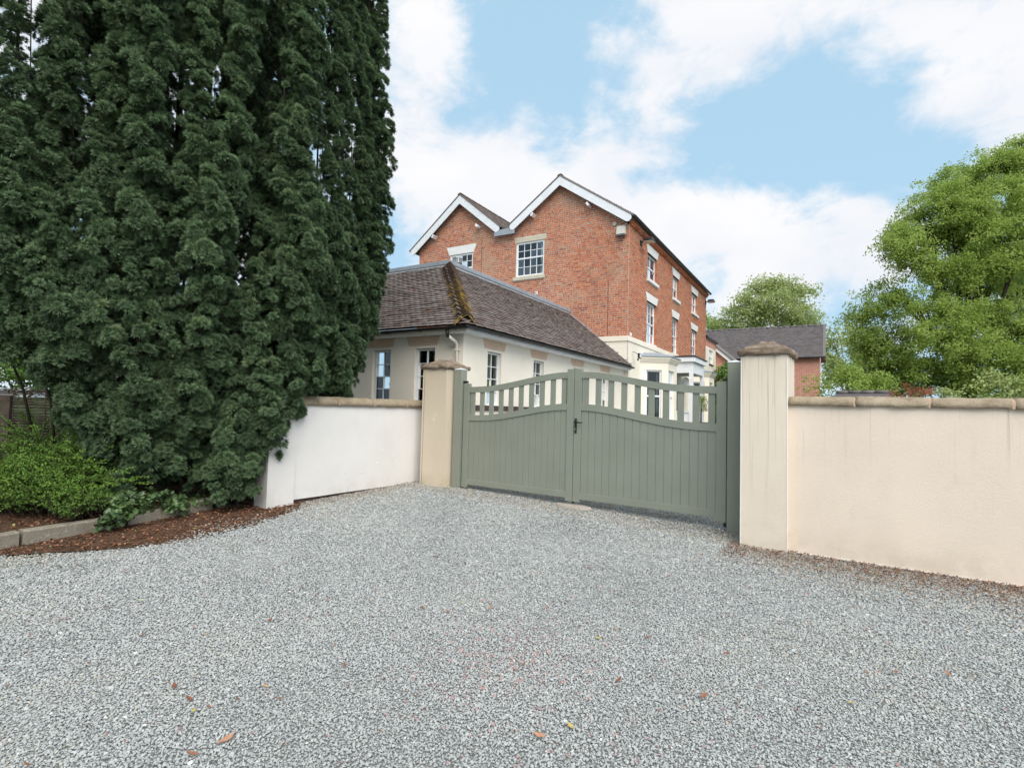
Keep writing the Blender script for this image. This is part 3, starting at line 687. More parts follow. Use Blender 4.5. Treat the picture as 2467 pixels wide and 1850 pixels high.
def right_wall():
    t = thing('garden_wall', 'cream rendered garden wall with rounded brown stone coping, running from the near pillar', 'wall', (3.011, 5.736, 0), TRW)
    L = 6.0
    me = MB().box(-.02, L, 0, .2, .012, 1.575).mesh('render', 'cream_render'); new_obj('render', me, t)
    MB().box(-.01, L, -.006, .0, .004, .016).build('base_bead', 'white_render', t)
    MB().box(-.0, L, .02, .18, -.1, .01).build('footing', 'dark_brick_sill', t)
    half_round_coping(t, [-.02, .585, 1.19, 1.785, 2.4, 3.0, 3.62, 4.2, 4.8, 5.4, 6.0], .2, 1.565, .105, IDM, 20, .03)
right_wall()
def left_wall():
    t = thing('garden_wall', 'short white rendered wall with rounded stone coping, between the yew and the tan pillar', 'wall', (-1.6, 9.45, 0), TLW)
    # u runs back towards the camera (negative), wall body on +d side (left)
    me = MB().box(-2.50, .06, .0, .22, .125, 1.44).mesh('render', 'white_render')
    bm = bmesh.new(); bm.from_mesh(me); bmesh.ops.subdivide_edges(bm, edges=bm.edges[:], cuts=14, use_grid_fill=True); bm.to_mesh(me); bm.free(); jitter_mesh(me, .004, 2.4, 3); new_obj('render', me, t)
    MB().box(-2.48, .04, .02, .2, -.1, .13).build('footing', 'dark_brick_sill', t)
    # a few chips in the plaster
    for u, z in ((-1.10, .55), (-.86, .72), (-1.62, .42), (-.62, .60), (-1.3, .40), (-.35, .9), (-.98, .52)):
        P = [(u, -.008, z)] + [(u+cos(a)*.022*random.uniform(.5, 1.4), .001, z+sin(a)*.02*random.uniform(.5, 1.3)) for a in np.linspace(0, 2*pi, 8)[:-1]]
        MB().add(P, [(0, 1+i, 1+(i+1) % 7) for i in range(7)]).build('plaster_chip', 'white_render', t)
    me = MB().box(-2.90, -2.50, -.025, .26, .0, 1.62).mesh('end_pier', 'white_render'); new_obj('end_pier', me, t)
    half_round_coping(t, [-2.5, -1.80, -1.115, -.39, .10], .22, 1.43, .135, IDM, 40)
left_wall()
# ================================================================== HOUSE  (local frame at the near corner: x along the long front, y along the gable wall)
MG = lambda u, d, z: (-d, u, z)               # gable wall: u = y, d outward
MF = lambda u, d, z: (u, -d, z)               # long front: u = x, d outward

def wall_sheet(mb, u0, u1, z0, z1, holes, mp, rev=.11, d=0.0):
    us = sorted({u0, u1, *[h[0] for h in holes], *[h[1] for h in holes]}); zs = sorted({z0, z1, *[h[2] for h in holes], *[h[3] for h in holes]})
    us = [u for u in us if u0 <= u <= u1]; zs = [z for z in zs if z0 <= z <= z1]
    for a, b in zip(us[:-1], us[1:]):
        for c, e in zip(zs[:-1], zs[1:]):
            um, zm = (a+b)/2, (c+e)/2
            if any(h[0] < um < h[1] and h[2] < zm < h[3] for h in holes): continue
            mb.quad(mp(a, d, c), mp(b, d, c), mp(b, d, e), mp(a, d, e))
    for h in holes:
        a, b, c, e = h
        mb.quad(mp(a, d, c), mp(a, d-rev, c), mp(a, d-rev, e), mp(a, d, e)); mb.quad(mp(b, d, c), mp(b, d-rev, c), mp(b, d-rev, e), mp(b, d, e))
        mb.quad(mp(a, d, e), mp(b, d, e), mp(b, d-rev, e), mp(a, d-rev, e)); mb.quad(mp(a, d, c), mp(b, d, c), mp(b, d-rev, c), mp(a, d-rev, c))
    return mb

def window(root, mp, u0, u1, z0, z1, rec, sashes, fw=.055, bar=.022, curtain=None, blind=0, trickle=False, proud=None):
    """sashes: list of (zlo, zhi, cols, rows); frame in one mesh with panes, bars as children"""
    d1 = -rec; d0 = d1-.055
    f = MB(); f.box(u0, u0+fw, d0, d1, z0, z1, mp).box(u1-fw, u1, d0, d1, z0, z1, mp).box(u0+fw, u1-fw, d0, d1, z1-fw, z1, mp).box(u0+fw, u1-fw, d0, d1, z0, z0+fw, mp)
    for k in range(len(sashes)-1):
        zc = sashes[k][1]; f.box(u0+fw, u1-fw, d0+.004, d1+.006, zc-.03, zc+.03, mp)
    w = f.build('window', 'white_upvc', root, bevel=.004, seg=1)
    if trickle: MB().box(u0+fw*.9, u1-fw*.9, d1+.001, d1+.018, z1-.042, z1-.016, mp).build('trickle_vent', 'white_upvc', w, bevel=.004, seg=1)
    a, b = u0+fw, u1-fw
    for k, (zl, zh, nc, nr) in enumerate(sashes):
        lo = zl+(fw if k == 0 else .03); hi = zh-(fw if k == len(sashes)-1 else .03)
        for i in range(1, nc):
            u = a+(b-a)*i/nc; MB().box(u-bar/2, u+bar/2, d0+.012, d1-.008, lo, hi, mp).build('glazing_bar', 'white_upvc', w)
        for j in range(1, nr):
            z = lo+(hi-lo)*j/nr; MB().box(a, b, d0+.0125, d1-.0085, z-bar/2, z+bar/2, mp).build('glazing_bar', 'white_upvc', w)
        for i in range(nc):
            for j in range(nr):
                ua, ub = a+(b-a)*i/nc, a+(b-a)*(i+1)/nc; za, zb = lo+(hi-lo)*j/nr, lo+(hi-lo)*(j+1)/nr
                tl = random.uniform(-.0012, .0012)
                MB().quad(mp(ua, d0+.024+tl, za), mp(ub, d0+.024-tl, za), mp(ub, d0+.024-tl, zb), mp(ua, d0+.024+tl, zb)).build('pane', 'window_glass', w)
    if curtain:
        for (ca, cb) in curtain:
            mb = MB(); n = 14; ua, ub = a+(b-a)*ca, a+(b-a)*cb
            P = []
            for i in range(n+1):
                u = ua+(ub-ua)*i/n; dd = d0-.12+.018*sin(i*2.1)
                P += [mp(u, dd, z0), mp(u, dd, z1)]
            mb.add(P, [(2*i, 2*i+2, 2*i+3, 2*i+1) for i in range(n)]).build('curtain', 'curtain', w)
    if blind: MB().box(a, b, d0-.06, d0-.05, z1-(z1-z0)*blind, z1, mp).build('blind', 'curtain', w)
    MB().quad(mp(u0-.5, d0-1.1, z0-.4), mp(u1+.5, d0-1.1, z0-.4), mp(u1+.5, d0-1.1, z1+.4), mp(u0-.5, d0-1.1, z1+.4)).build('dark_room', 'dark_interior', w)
    return w

def splay_lintel(root, mp, c, wt, wb, z0, z1, mat, proud=.02, name='lintel'):
    return MB().prism([(c-wb/2, z0), (c+wb/2, z0), (c+wt/2, z1), (c-wt/2, z1)], -.08, proud, mp).build(name, mat, root, bevel=.004, seg=1)

BP = .0806                                     # brick course
def brick_list(z0, ztop, span, holes, seed):
    r = random.Random(seed); out = []; z = z0; k = 0
    while z < ztop:
        zc = z+BP*.5; iv = span(zc, z+BP)
        segs = [iv] if iv else []
        for h in holes:
            if h[2]-.01 < zc < h[3]+.01:
                ns = []
                for a, b in segs:
                    ha, hb = h[0], h[1]
                    if len(h) > 4:              # splayed lintel: width grows with height
                        q = (zc-h[2])/(h[3]-h[2]); ha -= h[4]*q; hb += h[4]*q
                    if hb <= a or ha >= b: ns.append((a, b)); continue
                    if ha > a: ns.append((a, ha))
                    if hb < b: ns.append((hb, b))
                segs = ns
        for a, b in segs:
            u = a; first = True; st = (k % 2 == 0)
            while u < b-.02:
                L = .216 if st else .104
                if first and r.random() < .5: L *= r.uniform(.45, 1)
                L = min(L*r.uniform(.97, 1.03), b-u)
                if b-u-L < .05: L = b-u
                out.append((u+.007, u+L-.007, z+.009, z+BP-.009)); u += L; first = False
                st = not st if r.random() < .62 else st
        z += BP; k += 1
    return out
UNIT = None
def unit_box():
    global UNIT
    if UNIT is None: UNIT = MB().box(-.5, .5, -.5, .5, -.5, .5).mesh('brick', 'old_brick')
    return UNIT
def lay_bricks(bricks, mp, wall, n_single, keyf, seed, depth=.03):
    r = random.Random(seed); order = sorted(bricks, key=keyf); single = order[:n_single]; rest = order[n_single:]
    mb = MB()
    for a, b, c, e in rest:
        pr = .008+r.uniform(-.003, .003); t = r.uniform(-.0015, .0015)
        P = [mp(a, 0, c+t), mp(b, 0, c-t), mp(b, 0, e-t), mp(a, 0, e+t), mp(a+.002, pr, c+t+.002), mp(b-.002, pr, c-t+.002), mp(b-.002, pr, e-t-.002), mp(a+.002, pr, e+t-.002)]
        mb.add(P, [(4, 5, 6, 7), (0, 1, 5, 4), (1, 2, 6, 5), (2, 3, 7, 6), (3, 0, 4, 7)])
    me = mb.mesh('brickwork', 'old_brick', fix=True); o = new_obj('brickwork', me, wall); o['kind'] = 'stuff'
    for a, b, c, e in single:
        o = bpy.data.objects.new('brick', unit_box()); C.objects.link(o); o.parent = wall
        p0 = mp((a+b)/2, .008-depth/2+r.uniform(-.003, .003), (c+e)/2); q = mp(b-a, depth, e-c); o.location = p0; o.scale = tuple(abs(x) for x in q); o.rotation_euler = (r.uniform(-.006, .006), r.uniform(-.006, .006), r.uniform(-.004, .004))

# ---- tiled slope: corners in local coordinates, eave edge A->B, top edge from D (above A) to E (above B)
def tile_mesh(mat, w=.165, l=.19, t=.013):
    nx = 3; P = []
    for v in (0, l):
        for i in range(nx+1):
            x = -w/2+w*i/nx; cam_ = .004*(1-(2*i/nx-1)**2); P += [(x, v, cam_), (x, v, cam_+t)]
    F = []; n = 2*(nx+1)
    for i in range(nx): a = 2*i; F += [(a+1, a+3, n+a+3, n+a+1), (a, a+1, a+3, a+2)[::-1]]
    F += [(0, 1, n+1, n), (n-2, n-1, 2*n-1, 2*n-2)]
    return MB().add(P, F).mesh('roof_tile', mat)
def tile_slope(root, A, B, D, E, mat, seed, gauge=.108, w=.168, single=0, keyf=None, name='tiled_slope', tiles_from=0.0, mesh=None):
    r = random.Random(seed); A, B, D, E = map(Vector, (A, B, D, E)); ex = (B-A).normalized(); h = D-A; h = h-ex*h.dot(ex); S = h.length; ey = h.normalized(); ez = ex.cross(ey)
    if ez.z < 0: ez = -ez
    LA = (D-A).dot(ex); LB = (E-A).dot(ex); LW = (B-A).length
    base = MB().quad(A, B, E, D).build(name, 'tile_underlay', root)
    me = mesh or tile_mesh(mat, w-.004); M3 = Matrix((ex, ey, ez)).transposed(); vs0 = [v.co.copy() for v in me.vertices]; fs0 = [tuple(p.vertices) for p in me.polygons]
    spots = []; j = 0; v = 0
    while v < S-.06:
        q = v/S; lo = LA*q; hi = LW+(LB-LW)*q; u = lo-(.5*w if j % 2 else 0)+w*.5
        while u < hi:
            if lo-.01 <= u <= hi+.01: spots.append((u, v))
            u += w
        v += gauge; j += 1
    if keyf: spots.sort(key=lambda s: keyf(A+ex*s[0]+ey*s[1]))
    mb = MB(); ctr = 0
    for i, (u, v) in enumerate(spots):
        tilt = -.20+r.uniform(-.02, .012); yaw = r.uniform(-.018, .018); lift = .034+r.uniform(-.003, .005)
        Rm = M3 @ (Matrix.Rotation(yaw, 3, 'Z') @ Matrix.Rotation(tilt, 3, 'X')); o = A+ex*u+ey*v+ez*lift
        if i < single:
            ob = bpy.data.objects.new('roof_tile', me); C.objects.link(ob); ob.parent = base; ob.matrix_local = Matrix.Translation(o) @ Rm.to_4x4()
        else:
            mb.add([Rm @ p + o for p in vs0], fs0)
    if mb.v:
        o = new_obj('tiling', mb.mesh('tiling', mat, fix=False), base); o['kind'] = 'stuff'
    return base

# ------------------------------------------------------------------ annex
def annex():
    R = thing('single_storey_annex', 'low cream annex with brown tiled hipped roof, in front of the brick house', 'building', tuple(HC), TB)
    WB, WA = -9.99, .10                        # near corner of the walls
    ZE = 3.02
    ma = lambda u, d, z: (WB-d, u, z)          # left face  (u = y)
    mf = lambda u, d, z: (u, WA-d, z)          # right face (u = x)
    wl = [(.84, 1.40), (2.12, 2.68), (3.42, 3.98), (4.7, 5.26)]; ZS, ZT = 1.515, 2.715
    hl = [(a, b, ZS, ZT) for a, b in wl]
    wr = [(-9.07, -8.50), (-6.95, -6.38), (-4.50, -3.93), (-2.22, -1.65)]; hr = [(a, b, ZS, ZT) for a, b in wr]
    wall = wall_sheet(wall_sheet(MB(), WA, 8.0, .2, ZE, hl, ma), WB, -.005, .2, ZE, hr, mf).build('wall', 'house_cream', R)
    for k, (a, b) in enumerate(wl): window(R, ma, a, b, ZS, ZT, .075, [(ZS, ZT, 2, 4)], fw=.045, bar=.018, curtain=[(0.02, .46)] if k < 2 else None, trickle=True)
    for k, (a, b) in enumerate(wr): window(R, mf, a, b, ZS, ZT, .075, [(ZS, ZT, 2, 4)], fw=.045, bar=.018, curtain=[(.5, .98)] if k < 2 else [(.0, .3)], trickle=True)
    for a, b in wl: splay_lintel(R, ma, (a+b)/2+.06, .94, .80, 2.775, 2.965, 'peach_lintel', .012)
    for a, b in wr: splay_lintel(R, mf, (a+b)/2, .96, .80, 2.772, 2.96, 'peach_lintel', .012)
    # dark brick sill band with bricks on edge
    for mp, lo, hi in ((mf, WB-.02, -.01), (ma, WA+.02, 8.0)):
        band = MB().box(lo, hi, .0, .028, 1.395, 1.512, mp).build('sill_band', 'coping_mortar', R)
        u = lo; n = 0
        me = None
        while u < hi-.08 and n < 60:
            MB().box(u+.006, u+.069, .004, .034, 1.40, 1.514, mp).build('sill_brick', 'dark_brick_sill', band); u += .075; n += 1
    # eaves: boxed fascia, soffit, gutter
    OV = .27; eb, ea = WB-OV, WA-OV
    MB().box(eb+.02, -.01, -ea-.02, -ea, 2.985, 3.10, lambda u, d, z: (u, -d, z)).build('fascia', 'white_paint', R)
    MB().box(ea, 8.0, -eb-.02, -eb, 2.985, 3.10, lambda u, d, z: (-d, u, z)).build('fascia', 'house_cream', R)
    MB().box(eb+.02, -.01, ea+.02, WA, 2.975, 2.99).box(eb+.02, WB, WA, 8, 2.975, 2.99).build('soffit', 'white_paint', R)
    def gutter(p0, p1, out):
        p0, p1, out = Vector(p0), Vector(p1), Vector(out); P = []; n = 8
        for p in (p0, p1):
            for j in range(n+1):
                th = pi*j/n; P.append(p+out*(.055-.055*cos(th))+Vector((0, 0, -.06*sin(th))))
            for j in range(n, -1, -1):
                th = pi*j/n; P.append(p+out*(.055-.050*cos(th))+Vector((0, 0, -.054*sin(th))))
        m_ = 2*(n+1); F = [(j, (j+1) % m_, m_+(j+1) % m_, m_+j) for j in range(m_)] + [tuple(range(m_)), tuple(range(2*m_-1, m_-1, -1))]
        g = MB().add(P, F).build('gutter', 'black_plastic', R)
        Ld = (p1-p0); k = int(Ld.length/.95)
        for i in range(k+1):
            c = p0+Ld*((i+.35)/(k+1)); t = Ld.normalized(); Q = []
            for s in (-.02, .02):
                for j in range(7):
                    th = pi*j/6; Q.append(c+t*s+out*(.055-.062*cos(th))+Vector((0, 0, -.068*sin(th))))
            MB().add(Q, [(j, j+1, 8+j, 7+j) for j in range(6)]).build('gutter_bracket', 'black_plastic', g)
    gutter((eb-.08, ea-.003, 3.085), (0.03, ea-.003, 3.085), (0, -1, 0)); gutter((eb-.003, ea-.08, 3.085), (eb-.003, 8, 3.085), (-1, 0, 0))
    # downpipe on the left face: black shoe, then cream pipe
    px = .22
    MB().tube([(eb-.05, px+.06, 3.03), (eb-.05, px+.06, 2.95), (eb-.02, px+.05, 2.88)], .037, 10).build('pipe_outlet', 'black_plastic', R, True)
    MB().tube([(eb-.02, px+.05, 2.90), (WB-.10, px+.0, 2.80), (WB-.055, px, 2.74), (WB-.055, px, .3)], .034, 10).build('downpipe', 'house_cream', R, True)
    MB().box(WB-.10, WB-.002, px-.045, px+.045, 2.63, 2.655).build('pipe_clip', 'house_cream', R)
    # roof
    ab, aa, ZR = -7.62, 2.40, 5.23; Z0 = 3.105
    key = lambda P: (P-Vector((ab-1, .9, 4))).length
    tm = tile_mesh('clay_roof_tile', .164)
    tile_slope(R, (eb-.03, ea-.03, Z0), (0, ea-.03, Z0), (ab, aa, ZR), (0, aa, ZR), 'clay_roof_tile', 3, single=150, keyf=lambda P: (P-Vector((-9, .4, 3.6))).length, mesh=tm, name='roof_slope')
    tile_slope(R, (eb-.03, 8.2, Z0), (eb-.03, ea-.03, Z0), (ab, 8.2, ZR), (ab, aa, ZR), 'clay_roof_tile', 4, single=150, keyf=lambda P: (P-Vector((-9.4, 1.0, 3.6))).length, mesh=tm, name='roof_slope')
    # bonnet hip tiles
    p0, p1 = Vector((eb-.02, ea-.02, Z0+.015)), Vector((ab-.02, aa-.02, ZR+.015)); ax = (p1-p0); L = ax.length; ax.normalize(); n = 34
    nl = Vector((-(ZR-Z0), 0, (ab-eb))).normalized(); nr_ = Vector((0, -(ZR-Z0), (aa-ea))).normalized()
    sl = (nl.cross(ax)).normalized(); sr = (ax.cross(nr_)).normalized()
    if sl.y < 0: sl = -sl
    if sr.x < 0: sr = -sr
    up = (nl+nr_).normalized(); r = random.Random(5)
    for i in range(1, n):
        c = p0+ax*(L*i/n); P = []; hl_ = L/n*1.55; m_ = 10; wd = .225*r.uniform(.92, 1.08)
        for s in (0, 1):
            for th_ in (0, .016):
                for j in range(m_+1):
                    q = -1+2*j/m_; side = sl if q < 0 else sr; k = abs(q); drop = k*k
                    pt = c+ax*(hl_*s)+side*(wd*k*(1.15 if s == 0 else .95))+up*((.135-.085*s)*(1-drop**.8)+.012+th_-.02*s+r.uniform(-.002, .002)); P.append(pt)
        K = m_+1; F = []
        for j in range(m_): F += [(K+j, K+j+1, 3*K+j+1, 3*K+j), (j, j+1, K+j+1, K+j)]
        me = MB().add(P, F).mesh('hip_tile', 'hip_tile', True); new_obj('hip_tile', me, R)
    # flat roof edge in lead-grey trim
    MB().box(ab-.03, 0, aa-.045, aa-.02, ZR-.05, ZR+.10).box(ab-.06, ab-.03, aa-.045, 8.2, ZR-.05, ZR+.10).build('flat_roof_upstand', 'white_paint', R)
    MB().box(ab-.085, 0, aa-.085, aa-.03, ZR+.05, ZR+.165).box(ab-.085, ab-.03, aa-.03, 8.2, ZR+.05, ZR+.165).build('flat_roof_edge', 'lead_flashing', R, bevel=.01)
    MB().box(ab-.03, 0, aa-.03, 8.2, ZR+.02, ZR+.12).build('flat_roof', 'lead_flashing', R)
    # stepped flashing against the gable wall
    u = ea; k = 0
    while u < aa+.05:
        q = (u-ea)/(aa-ea); z = Z0+(ZR-Z0)*q; MB().box(-.02, -.010-.002*(k % 2), u, u+.20, z-.02, z+.14).build('step_flashing', 'lead_flashing', R); u += .17; k += 1
    MB().add([(-.16, ea, Z0+.045), (-.012, ea, Z0+.07), (-.012, aa, ZR+.07), (-.16, aa, ZR+.045)], [(0, 1, 2, 3)]).build('soaker', 'lead_flashing', R)
    # flue terminal standing on the flat roof
    f = thing('flue_cowl', 'round steel flue cowl standing on the annex flat roof', 'flue', tuple(Matrix.Rotation(TB, 3, 'Z') @ Vector((-6.55, 2.95, 0)) + HC + Vector((0, 0, 5.35))), TB)
    MB().tube([(0, 0, 0), (0, 0, .34)], .05, 12).build('pipe', 'steel', f, True)
    MB().tube([(0, 0, .26), (0, 0, .29)], .155, 18).build('skirt', 'black_plastic', f, True)
    for j in range(14):
        th = 2*pi*j/14; MB().box(-.022, .022, -.006, .006, .30, .43, lambda u, d, z, th=th: (cos(th)*(.135+d)-sin(th)*u, sin(th)*(.135+d)+cos(th)*u, z)).build('vane', 'steel', f)
    MB().tube([(0, 0, .43), (0, 0, .45), (0, 0, .48)], [.15, .15, .03], 18).build('lid', 'steel', f, True)
annex()

# ------------------------------------------------------------------ brick house
def house():
    R = thing('brick_house', 'three-storey red brick house with twin white-boarded gables and cream ground floor', 'house', tuple(HC), TB)
    AL, BLEN = 10.17, 14.15; ZB, ZBT = 4.06, 4.255; ZS = 8.40
    # --- gable wall
    apR, apL = (2.80, 10.50), (7.74, 10.70); val = (5.38, 8.88)
    def span(zc, zt):
        if zc < ZS: return (0.0, AL)
        return None
    def top(u):
        if u < apR[0]: return ZS+(apR[1]-ZS)*(u/apR[0])
        if u < val[0]: return apR[1]+(val[1]-apR[1])*((u-apR[0])/(val[0]-apR[0]))
        if u < apL[0]: return val[1]+(apL[1]-val[1])*((u-val[0])/(apL[0]-val[0]))
        return apL[1]+(8.75-apL[1])*((u-apL[0])/(AL-apL[0]))
    wn = (3.55, 4.87, 6.93, 8.375); w2 = (7.09, 8.34, 6.95, 8.30)
    holes = [wn, w2]
    g = wall_sheet(MB(), 0, AL, 0, ZS, [wn, w2], MG, rev=.09)
    prof = [(0, ZS), apR, val, apL, (AL, 8.75), (AL, ZS)]
    g.v += [MG(u, 0, z) for u, z in prof]; k = len(g.v)-len(prof); g.f += [(k, k+1, k+2), (k, k+2, k+3, k+5), (k+3, k+4, k+5)]
    gw = g.build('gable_wall', 'mortar', R)
    hb = [(3.47, 4.95, 8.375, 8.565), wn, (3.49, 4.98, 6.775, 6.93), (7.06, 8.40, 8.30, 8.66, .15), w2]
    bl = brick_list(ZBT, ZS, lambda zc, zt: (0.0, AL), hb, 11)
    def gspan(lo, hi):
        def f(zc, zt):
            us = [u for u in np.arange(lo, hi, .02) if top(u) > zt-.01]
            return (min(us), max(us)+.02) if us else None
        return f
    bl += brick_list(ZBT+BP*math.ceil((ZS-ZBT)/BP), 10.6, gspan(0, val[0]), hb, 12)
    bl += brick_list(ZBT+BP*math.ceil((ZS-ZBT)/BP), 10.7, gspan(val[0], AL), hb, 13)
    lay_bricks(bl, MG, gw, 300, lambda q: abs(q[2]-7.0)*.7+abs((q[0]+q[1])/2-1.3) - (q[1]-q[0])*.3, 14)
    # --- long front
    cen = [(3.0, 1.40, 1.80), (6.95, 1.16, 1.55), (11.05, 1.40, 1.84)]
    up = [(c-w/2, c+w/2, 6.93, 8.0) for c, w, _ in cen]; lo = [(c-w/2, c+w/2, 4.27, 6.01) for c, w, _ in cen]
    f = wall_sheet(MB(), 0, BLEN, 0, ZS+.1, up+lo, MF, rev=.12); fw = f.build('front_wall', 'mortar', R)
    hb = up+lo+[(c-w/2, c+w/2, 8.0, 8.33, (t-w)/2) for c, w, t in cen]+[(c-w/2, c+w/2, 6.01, 6.34, (t-w)/2) for c, w, t in cen]+[(c-w/2-.09, c+w/2+.09, 6.79, 6.93) for c, w, _ in cen]
    bl = brick_list(ZBT, ZS, lambda zc, zt: (0.0, BLEN), hb, 21); lay_bricks(bl, MF, fw, 0, lambda q: q[0], 22)
    # reveal bricks on the far jambs, seen from the drive
    rv = MB()
    for (a, b, z0, z1) in up+lo:
        z = z0; k = 0
        while z < z1-.03:
            rv.box(b-.008, b+.02, -.115, .004, z+.006, min(z1, z+BP)-.006, MF); z += BP; k += 1
    o = rv.build('reveal_bricks', 'old_brick', fw); o['kind'] = 'stuff'
    back = MB().quad((0, AL, 0), (BLEN, AL, 0), (BLEN, AL, ZS), (0, AL, ZS)).quad((BLEN, 0, 0), (BLEN, AL, 0), (BLEN, AL, ZS), (BLEN, 0, ZS)).build('rear_wall', 'far_brick', R)
    # windows
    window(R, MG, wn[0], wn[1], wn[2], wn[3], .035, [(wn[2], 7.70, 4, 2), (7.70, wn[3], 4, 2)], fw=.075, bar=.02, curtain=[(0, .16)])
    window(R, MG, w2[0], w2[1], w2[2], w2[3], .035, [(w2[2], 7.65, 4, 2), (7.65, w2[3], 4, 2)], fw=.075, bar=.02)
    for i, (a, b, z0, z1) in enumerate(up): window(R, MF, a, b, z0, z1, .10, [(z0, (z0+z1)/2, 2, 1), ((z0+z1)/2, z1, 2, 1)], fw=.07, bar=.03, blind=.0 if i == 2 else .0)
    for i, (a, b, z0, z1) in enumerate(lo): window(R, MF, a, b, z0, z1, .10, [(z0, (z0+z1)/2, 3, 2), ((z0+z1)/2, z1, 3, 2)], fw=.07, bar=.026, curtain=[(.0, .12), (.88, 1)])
    # lintels and sills
    MB().box(3.47, 4.95, -.05, .014, 8.377, 8.563, MG).build('lintel', 'stone_lintel', R, bevel=.006); MB().box(3.49, 4.98, -.05, .07, 6.78, 6.925, MG).build('sill', 'stone_lintel', R, bevel=.006)
    splay_lintel(R, MG, 7.73, 1.64, 1.34, 8.305, 8.66, 'white_lintel', .014)
    for c, w, t in cen:
        splay_lintel(R, MF, c, t, w, 8.0, 8.33, 'white_lintel', .015); splay_lintel(R, MF, c, t, w, 6.01, 6.34, 'white_lintel', .015)
        MB().box(c-w/2-.09, c+w/2+.09, -.1, .085, 6.795, 6.925, MF).build('sill', 'white_lintel', R, bevel=.008)
        MB().box(c-w/2, c+w/2, -.1, .03, 4.262, 4.30, MF).build('sill', 'white_lintel', R)
    # cream ground floor: render skin and moulded band
    MB().box(0.0, .02, -.02, 2.62, .2, ZB+.01).box(-.02, BLEN, -.02, .0, .2, ZB+.01).box(-.02, 0, -.02, AL, .2, ZB+.01).build('ground_floor_render', 'house_cream', R)
    MB().box(-.055, BLEN, -.055, .0, ZB, ZBT).box(-.055, .0, .0, AL, ZB, ZBT).build('string_course', 'house_cream', R, bevel=.012)
    # --- roofs (two ranges along the front) with verges and bargeboards
    bf = -.24
    def bargeboard(p, q, name_mat):
        p, q = Vector((p[0], p[1])), Vector((q[0], q[1])); dirv = (q-p).normalized(); nrm = Vector((-dirv.y, dirv.x)); nrm = nrm if nrm.y > 0 else -nrm
        h = .29; a = [p+nrm*h, q+nrm*h]; e = []
        for j in range(9):
            th = pi*j/8; e.append(q+nrm*(h/2)+nrm*(h/2*cos(th))+dirv*(h*.42*sin(th)))
        poly = [Vector((p.x, p.y+h/nrm.y))]+e+[p]
        MB().prism([(v.x, v.y) for v in poly], -bf, -bf+.035, MG).build('bargeboard', name_mat, R)
        return dirv, nrm, h
    for ap, ends, mt in (((2.79, 10.36), ((.05, 8.46), (4.86, 8.90)), 'white_paint'), ((7.72, 10.50), ((10.28, 8.52), (5.80, 8.93)), 'weathered_white_paint')):
        for e in ends:
            dv, nr_, h = bargeboard(ap, e, mt)
            p = Vector(ap); q = Vector(e)+dv*.12; a, b = Vector((p.x, p.y+(h+.004)/nr_.y)), q+nr_*(h+.004)
            ex = 0.02 if e[0] > ap[0] else -.02
            MB().prism([(a.x, a.y), (b.x, b.y), (b.x+nr_.x*.055, b.y+nr_.y*.055), (a.x, a.y+.055/nr_.y)], -.02, -bf+.055, MG).build('verge_tiles', 'clay_roof_tile', R, bevel=.01)
            # slope behind the verge
            A0, B0 = (bf-.02, b.x, b.y+.03), (BLEN+.2, b.x, b.y+.03)
            mb = MB().quad((bf, a.x, a.y), (bf, b.x, b.y), (BLEN+.2, b.x, b.y), (BLEN+.2, a.x, a.y)).build('roof_slope', 'clay_roof_tile', R)
        # purlin ends under the verge
    def rows(a, b, n, bmax):                    # raised tile courses on the slope seen between the gables
        a, b = Vector(a), Vector(b); mb = MB()
        for j in range(n):
            p = b+(a-b)*(j/n); q = b+(a-b)*((j+1.3)/n)
            w = .17; u = bf-.02
            while u < bmax:
                l = random.uniform(-.004, .006); mb.add([(u, p.x, p.y+.045+l), (u+w-.005, p.x, p.y+.045+l), (u+w-.005, q.x, q.y+.02), (u, q.x, q.y+.02), (u, p.x, p.y+.025), (u+w-.005, p.x, p.y+.025)], [(0, 1, 2, 3), (4, 5, 1, 0)]); u += w
        return mb
    def roofpt(ap, e):
        p, q = Vector(ap), Vector(e); dv = (q-p).normalized(); nr_ = Vector((-dv.y, dv.x)); nr_ = nr_ if nr_.y > 0 else -nr_
        return Vector((p.x, p.y+.33/nr_.y)), q+dv*.12+nr_*.33
    a, b = roofpt((7.72, 10.50), (5.80, 8.93)); o = rows(a, b, 26, BLEN).build('roof_tiling', 'clay_roof_tile', R); o['kind'] = 'stuff'
    a, b = roofpt((2.79, 10.36), (.05, 8.46)); o = rows(a, b, 33, BLEN+.1).build('roof_tiling', 'clay_roof_tile', R); o['kind'] = 'stuff'
    for ap in ((2.79, 10.79), (7.72, 10.96)):   # ridge tiles
        u = bf-.03
        while u < BLEN:
            P = []
            for uu in (u, u+.43):
                for j in range(9):
                    th = pi*j/8; P.append((uu, ap[0]-cos(th)*.12, ap[1]-.06+sin(th)*.085))
            MB().add(P, [(j, j+1, 10+j, 9+j) for j in range(8)]).build('ridge_tile', 'clay_roof_tile', R, True); u += .45
    for u, z, s in ((1.62, 9.42, -1), (3.98, 9.43, 1), (9.15, 9.28, 1), (6.80, 9.40, -1)):
        MB().box(u-.04, u+.04, .005, .30, z-.14, z+.02, lambda q, d, zz, u=u, z=z, s=s: (-d, u+(q-u)*cos(.65)-(zz-z)*sin(.65)*s, z+(q-u)*sin(.65)*s+(zz-z)*cos(.65))).build('purlin_end', 'white_paint', R, bevel=.006)
    # lead valley gutter between the gables, gutter and corbelled eaves along the front
    MB().box(-.05, BLEN, 4.85, 5.85, 8.80, 8.84).box(bf-.02, bf+.01, 4.84, 5.84, 8.74, 8.98).build('valley_gutter', 'lead_flashing', R)
